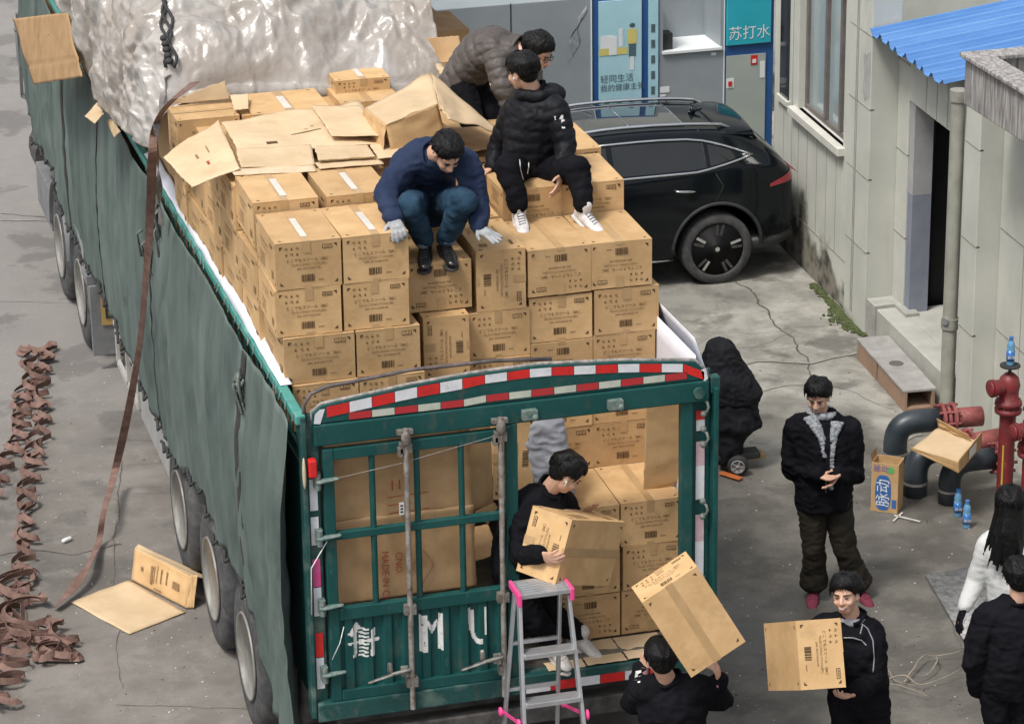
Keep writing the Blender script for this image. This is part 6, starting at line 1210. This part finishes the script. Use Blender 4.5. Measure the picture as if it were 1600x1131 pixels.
JN = cloth('navy_cloth', (.010, .019, .050), (.018, .030, .068), 3, spec=.25); JEAN = cloth('denim', (.010, .030, .055), (.025, .06, .10), 7, .5, 120, spec=.2); BLKC = cloth('black_cotton', (.004, .004, .0055), (.008, .008, .011), 4, spec=.1); BLP = cloth('black_nylon', (.004, .0045, .007), (.008, .009, .012), 4, .25, 40, .6, spec=.2)
BRN = cloth('brown_nylon', (.060, .050, .045), (.085, .072, .064), 4, .25, 40, .6); GREYS = cloth('grey_sleeve', (.30, .31, .34), (.24, .25, .28), 5); SHW = pm('white_trainer', (.66, .64, .62), (.52, .48, .47), 22, .6, bump=.3); SHB = pm('black_leather', (.012, .012, .013), (.02, .02, .02), 9, .25); FLE = pm('white_fleece', (.60, .61, .60), (.54, .55, .55), 18, .95, bump=.35, bscale=110)
MAR = cloth('maroon_shoe', (.19, .025, .055), (.14, .02, .04), 9, .4, 50); TRB = cloth('dark_brown_trouser', (.014, .012, .009), (.028, .023, .017), 4, .5, 40, spec=.2); FUR = cloth('grey_fur', (.13, .14, .155), (.36, .38, .41), 45, 1.0, 90, .95); SOLW = pm('sole_white', (.6, .58, .54), (.45, .43, .40), 22, .6); GLV = cloth('grey_glove', (.20, .21, .22), (.36, .37, .38), 18, .6, 90)
STITCH = pm('grey_stitch', (.22, .23, .25), (.28, .29, .30), 30, .8); DEN2 = cloth('denim_pale', (.20, .24, .28), (.26, .30, .34), 20)
def sh_(J, dd=0, dx=0, dy=0): return {k: (v[0]+dx, v[1]+dy, v[2]+dd) for k, v in J.items()}
J = dict(pel=(1287, 778, .0), neck=(1284, 652, 0), head=(1278, 620, -.03), sL=(1246, 670, .0), sR=(1326, 672, .0), eL=(1238, 733, .02), eR=(1336, 738, .0), wL=(1279, 742, -.20), wR=(1308, 742, -.18), hL=(1300, 748, -.26), hR=(1296, 760, -.26), kL=(1272, 858, -.03), kR=(1320, 856, -.03), aL=(1271, 921, .03), aR=(1342, 923, .03), tL=(1268, 938, -.17), tR=(1362, 938, -.14))
def ex_fur(T_, j, q):
    m = MB()
    for o_l, i_l in (([(1256, 640), (1252, 656), (1264, 668), (1278, 684), (1287, 716)], [(1268, 636), (1273, 650), (1281, 666), (1287, 684), (1291, 716)]), ([(1316, 642), (1322, 662), (1310, 678), (1303, 712), (1301, 768)], [(1302, 640), (1301, 660), (1299, 680), (1297, 712), (1297, 768)])):
        rows = []
        for (a, b_), (c_, d_) in zip(o_l, i_l):
            p, q_ = on(T_, a, b_, off=.012), on(T_, c_, d_, off=.012)
            if p and q_: rows.append((p, q_))
        if len(rows) > 2:
            for (p, q_), (p2, q2) in zip(rows, rows[1:]):
                for t in [k/10 for k in range(10)]:
                    e, f2 = p.lerp(p2, t), q_.lerp(q2, t); e, f2 = e.lerp(f2, .30), f2; m.cap(e, f2, .011, .011, n=8)
    m.tube([q['neck']+q['sh']*(.082*math.cos(a))+q['fwd']*(.078*math.sin(a))+q['UP']*(.035) for a in [math.pi*2*i/20 for i in range(21)]], .026, 8)
    o = m.build('fur_collar', FUR, T_); remesh(o, .006, 2); displace(o, lambda P, N: .005*ridg(P, 50)+.005*nz(P, 120))
    seam(T_, [(1291, 690), (1292, 730), (1290, 770)], .003, STITCH, 'zip'); m = MB()
    P = [on(T_, x, y, off=.0) for x, y in ((1287, 664), (1296, 664), (1297, 700), (1296, 735), (1290, 735), (1288, 700))]
    if all(P): m.add([p-Vector(_F)*.012 for p in P], [tuple(range(6))]); m.build('black_shirt', BLKC, T_)
person('man in black jacket with grey fur collar and maroon shoes, hands together', (3.03, 2.43, 0), J, (-.28, -1, -.32), dict(jm=BLKC, trm=TRB, shoe=MAR, jk=1.17, tr=1.05, flare=1.45, hem=.10, cr=.072, ch=.03, mouth=.008, palmL=(-.3, .2, .9), palmR=(-.6, .3, .8)), floor=0, hair='fringe', extra=ex_fur)
J = dict(pel=(672, 318, .40), neck=(674, 240, .08), head=(698, 240, -.10), sL=(632, 258, .10), sR=(730, 256, .02), eL=(602, 306, -.10), eR=(748, 314, -.02), wL=(616, 344, -.28), wR=(748, 356, -.16), hL=(623, 362, -.39), hR=(768, 368, -.22), kL=(640, 322, -.16), kR=(724, 314, -.16), aL=(664, 382, .02), aR=(696, 376, .05), tL=(662, 398, -.14), tR=(708, 392, -.13))
person('crouching man in navy jacket, jeans and grey gloves on the front cartons', (-.2, 1.05, 3.41), sh_(J, -.12), (.28, -.62, -.72), dict(jm=JN, trm=JEAN, shoe=SHB, jk=1.06, tr=1.0, cuff=DEN2, glove=GLV, palmL=(.1, -.3, -.9), palmR=(.2, -.1, -1), hem=.06, bow=Vector((-.03, .06, .06)), collar=JN, ch=.05), floor=3.402, hair='crop', hands=('grip', 'flat'))
J = dict(pel=(833, 268, .02), neck=(838, 150, .02), head=(816, 114, .0), sL=(804, 175, .08), sR=(868, 172, -.05), eL=(780, 228, .16), eR=(884, 228, -.12), wL=(768, 262, .06), wR=(877, 272, -.28), hL=(756, 270, .02), hR=(872, 292, -.32), kL=(793, 262, -.36), kR=(902, 264, -.36), aL=(812, 328, -.44), aR=(913, 330, -.46), tL=(818, 356, -.60), tR=(936, 352, -.58))
def ex_seat(T_, j, q):
    m = MB(); c_ = q['neck']+q['FW']*.05-q['UP']*.01; m.ell(c_+q['RT']*.06, (.13, .08, .075), n=12); m.ell(c_-q['RT']*.03+q['UP']*.03, (.10, .07, .06), n=12)
    m.tube([q['neck']+q['RT']*(.10*math.cos(a))+q['FW']*(.09*math.sin(a))+q['UP']*(.02) for a in [math.pi*2*i/16 for i in range(17)]], .038, 10); o = m.build('hood', BLP, T_); remesh(o, .010, 3); displace(o, lambda P, N: .008*ridg(P, 14))
    for a in (((812, 250), (813, 265), (818, 282)), ((826, 248), (826, 260), (824, 272))): seam(T_, list(a), .004, WHT, 'drawstring', 'trousers')
    m = MB(); P = [on(T_, x, y, off=.004) for x, y in ((866, 182), (880, 180), (880, 186), (867, 188))]
    if all(P): m.add(P, [(0, 1, 2, 3)])
    P = [on(T_, x, y, off=.004) for x, y in ((877, 187), (882, 187), (883, 201), (878, 201))]
    if all(P): m.add(P, [(0, 1, 2, 3)])
    if m.v: m.build('sleeve_badge', WHT, T_)
    m = MB(); m.ell(q['hp'](-.078, .012, -.02), (.008, .008, .012), n=6); m.build('earbud', WHT, T_)
person('man in black puffer jacket and white trainers sitting on the cartons', (.75, 1.75, 3.61), J, (-.72, .55, -.22), dict(jm=BLP, trm=BLKC, shoe=SHW, sole=SOLW, jk=1.12, puff=.007, hem=.0, collar=BLKC, palmR=(-.6, .3, -.1), palmL=(.5, 0, -.8), tr=1.0), floor=3.415, hair='short', extra=ex_seat, lat=Vector(_r))
J = dict(pel=(724, 122, .40), neck=(803, 76, .22), head=(840, 82, .10), sL=(778, 98, .10), sR=(802, 74, .42), eL=(786, 138, .0), eR=(832, 118, .4), wL=(798, 172, -.02), wR=(838, 160, .35), hL=(802, 190, -.04), hR=(842, 178, .3), kL=(738, 190, .1), kR=(766, 178, .32), aL=(730, 240, .25), aR=(775, 228, .45), tL=(752, 250, .15), tR=(798, 236, .35))
def ex_brown(T_, j, q):
    m = MB(); hp = q['hp']
    for s in (-1, 1): m.tube([hp(s*.032+.024*math.cos(a), .098, .004+.018*math.sin(a)) for a in [2*math.pi*i/14 for i in range(15)]], .0022, 5); m.tube([hp(s*.056, .096, .010), hp(s*.072, .0, .008)], .0022, 5)
    m.tube([hp(-.01, .104, .008), hp(.01, .104, .008)], .0022, 5); m.build('glasses', BLK, T_)
person('bending man in a long brown quilted coat and glasses at the back of the load', (.72, 2.65, 3.5), sh_(J, .1), (.80, -.50, -.50), dict(jm=BRN, trm=BLKC, shoe=SHB, jk=1.12, puff=.013, hem=.28, bow=Vector((-.02, .03, .08)), palmL=(.3, 0, .3), palmR=(.3, 0, .3)), floor=3.55, hair='short', extra=ex_brown)
J = dict(pel=(812, 893, .0), neck=(856, 768, -.04), head=(884, 741, -.10), sL=(820, 806, -.14), sR=(882, 794, .12), eL=(812, 866, -.24), eR=(905, 826, .26), wL=(846, 868, -.44), wR=(912, 804, .14), hL=(866, 872, -.52), hR=(924, 792, .08), kL=(836, 968, -.10), kR=(858, 958, .12), aL=(866, 1018, .0), aR=(908, 1008, .10), tL=(884, 1030, -.12), tR=(930, 1020, .04))
def ex_load(T_, j, q):
    m = MB(); m.ell(q['hp'](.078, .004, -.02), (.008, .008, .012), n=6); m.cap(q['hp'](.080, .006, -.02), q['hp'](.078, .012, -.045), .004, .003); m.ell(q['hp'](-.078, .004, -.02), (.008, .008, .012), n=6); m.build('earbud', WHT, T_)
person('man in black jacket with white earbud, standing in the truck hugging a carton', (.22, .12, 1.02), J, (.72, .10, -.62), dict(jm=BLKC, trm=BLKC, shoe=SOLW, sole=SOLW, jk=1.13, hem=.12, cuffm=cloth('blue_cuff', (.16, .20, .34), (.2, .24, .38), 9), bow=Vector((-.05, 0, .03)), palmL=(.3, 1, .1), palmR=(.1, -.3, -1), ch=.045), floor=1.035, hair='short', hands=('grip', 'flat'), extra=ex_load)
J = dict(pel=(838, 745, .12), neck=(832, 612, .1), head=(824, 582, .05), sL=(808, 632, .15), sR=(856, 632, .05), eL=(804, 700, .1), eR=(868, 686, -.0), wL=(812, 745, .0), wR=(884, 738, -.06), hL=(816, 770, .0), hR=(888, 760, -.06), kL=(824, 835, .08), kR=(850, 835, .08), aL=(822, 925, .12), aR=(850, 922, .12), tL=(824, 945, -.05), tR=(856, 942, -.05))
person('person in a grey top inside the truck, one sleeve showing below the header', (.12, .46, 1.02), sh_(J, 0, 4, 34), (.3, -.6, -.4), dict(jm=GREYS, trm=BLKC, shoe=SHB, jk=1.0, tr=.9), floor=1.035)
J = dict(pel=(1056, 1195, .02), neck=(1046, 1070, .0), head=(1032, 1030, -.02), sL=(1008, 1080, .0), sR=(1092, 1078, .0), eL=(990, 1096, .18), eR=(1126, 1092, .14), wL=(1004, 1042, .22), wR=(1124, 1062, .0), hL=(1016, 1010, .20), hR=(1118, 1036, -.02), kL=(1030, 1290, -.02), kR=(1072, 1290, -.02), aL=(1028, 1378, .06), aR=(1075, 1378, .06), tL=(1026, 1350, .26), tR=(1080, 1350, .26))
def ex_shoulder(T_, j, q):
    m = MB(); hp = q['hp']
    P = [on(T_, x, y, off=.004) for x, y in ((993, 1048), (1002, 1046), (1002, 1050), (997, 1052), (995, 1062), (991, 1062))]
    if all(P): m.add(P, [(0, 1, 2, 3, 4, 5)])
    P = [on(T_, x, y, off=.004) for x, y in ((998, 1056), (1002, 1055), (1000, 1066), (996, 1066))]
    if all(P): m.add(P, [(0, 1, 2, 3)])
    if m.v: m.build('shirt_marking', WHT, T_)
person('person seen from behind below the gate, carrying a tilted carton on the shoulder', (.76, -.86, 0), J, (-.2, .95, -.1), dict(jm=BLKC, trm=BLKC, shoe=SHB, jk=1.1, palmL=(.6, .3, .3), palmR=(-.6, .3, .3), collar=BLKC, cuffm=cloth('pink_sleeve', (.46, .25, .28), (.38, .2, .24), 20)), floor=0, extra=ex_shoulder, hands=('grip', 'grip'))
J = dict(pel=(1342, 1092, .02), neck=(1332, 972, .0), head=(1322, 930, -.03), sL=(1288, 982, .05), sR=(1362, 992, -.02), eL=(1250, 1035, .0), eR=(1366, 1066, -.10), wL=(1208, 1012, -.10), wR=(1330, 1084, -.34), hL=(1196, 988, -.16), hR=(1312, 1090, -.42), kL=(1325, 1195, -.06), kR=(1368, 1195, -.06), aL=(1325, 1280, .02), aR=(1372, 1280, .02), tL=(1320, 1300, -.18), tR=(1375, 1300, -.18))
def ex_carry(T_, j, q):
    seam(T_, [(1318, 996), (1332, 996), (1346, 1000), (1354, 1008)], .004, STITCH, 'seam_stitch'); seam(T_, [(1344, 990), (1348, 975), (1356, 982), (1364, 1000), (1366, 1030), (1364, 1050)], .004, STITCH, 'seam_stitch')
    m = MB(); m.tube([q['neck']+q['sh']*(.066*math.cos(a))+q['fwd']*(.066*math.sin(a))+q['UP']*(.03) for a in [math.pi*2*i/16 for i in range(17)]], .026, 8); m.build('grey_scarf', GREYS, T_)
person('grinning man in black jacket with grey seams, looking up and holding a carton', (1.95, -.60, 0), J, (-.42, -.95, .12), dict(jm=BLKC, trm=BLKC, shoe=SHB, jk=1.05, mouth=.012, palmL=(.8, .2, -.2), palmR=(-.2, .1, 1), ch=.05, tilt=-.15), floor=0, hair='fringe', hands=('grip', 'grip'), extra=ex_carry)
J = dict(pel=(1588, 950, .0), neck=(1584, 828, .0), head=(1578, 790, -.02), sL=(1546, 852, .02), sR=(1622, 852, .0), eL=(1527, 905, .05), eR=(1650, 905, .0), wL=(1506, 950, -.03), wR=(1650, 960, -.05), hL=(1498, 972, -.08), hR=(1648, 985, -.08), kL=(1570, 1052, -.04), kR=(1614, 1052, -.04), aL=(1570, 1140, .03), aR=(1615, 1140, .03), tL=(1560, 1150, .2), tR=(1612, 1152, .2))
person('woman with long black hair in a white fleece jacket, seen from behind', (3.52, .62, 0), J, (.15, .95, -.15), dict(jm=FLE, trm=BLKC, shoe=SHB, jk=1.10, hem=-.04, tr=.85, cuffm=FLE, glove=BLKC, wr=.35, palmL=(.6, 0, 0), palmR=(-.6, 0, 0), ch=.045, gap=.1), floor=0, hair='long')
J = dict(pel=(1578, 1068, .0), neck=(1590, 945, .0), head=(1593, 904, .02), sL=(1540, 966, .0), sR=(1640, 966, .0), eL=(1522, 1030, -.05), eR=(1660, 1025, .0), wL=(1530, 1080, .05), wR=(1655, 1085, .0), hL=(1538, 1104, .08), hR=(1650, 1110, .03), kL=(1562, 1175, .04), kR=(1600, 1175, .04), aL=(1560, 1265, .0), aR=(1605, 1265, .0), tL=(1555, 1262, .2), tR=(1608, 1262, .2))
person('person in a plain black sweatshirt seen from behind in the bottom right corner', (2.90, -.90, 0), J, (.05, .95, -.2), dict(jm=BLKC, trm=BLKC, shoe=SHB, jk=1.12, palmL=(.6, 0, 0), palmR=(-.6, 0, 0), ch=.03, gap=.05), floor=0)
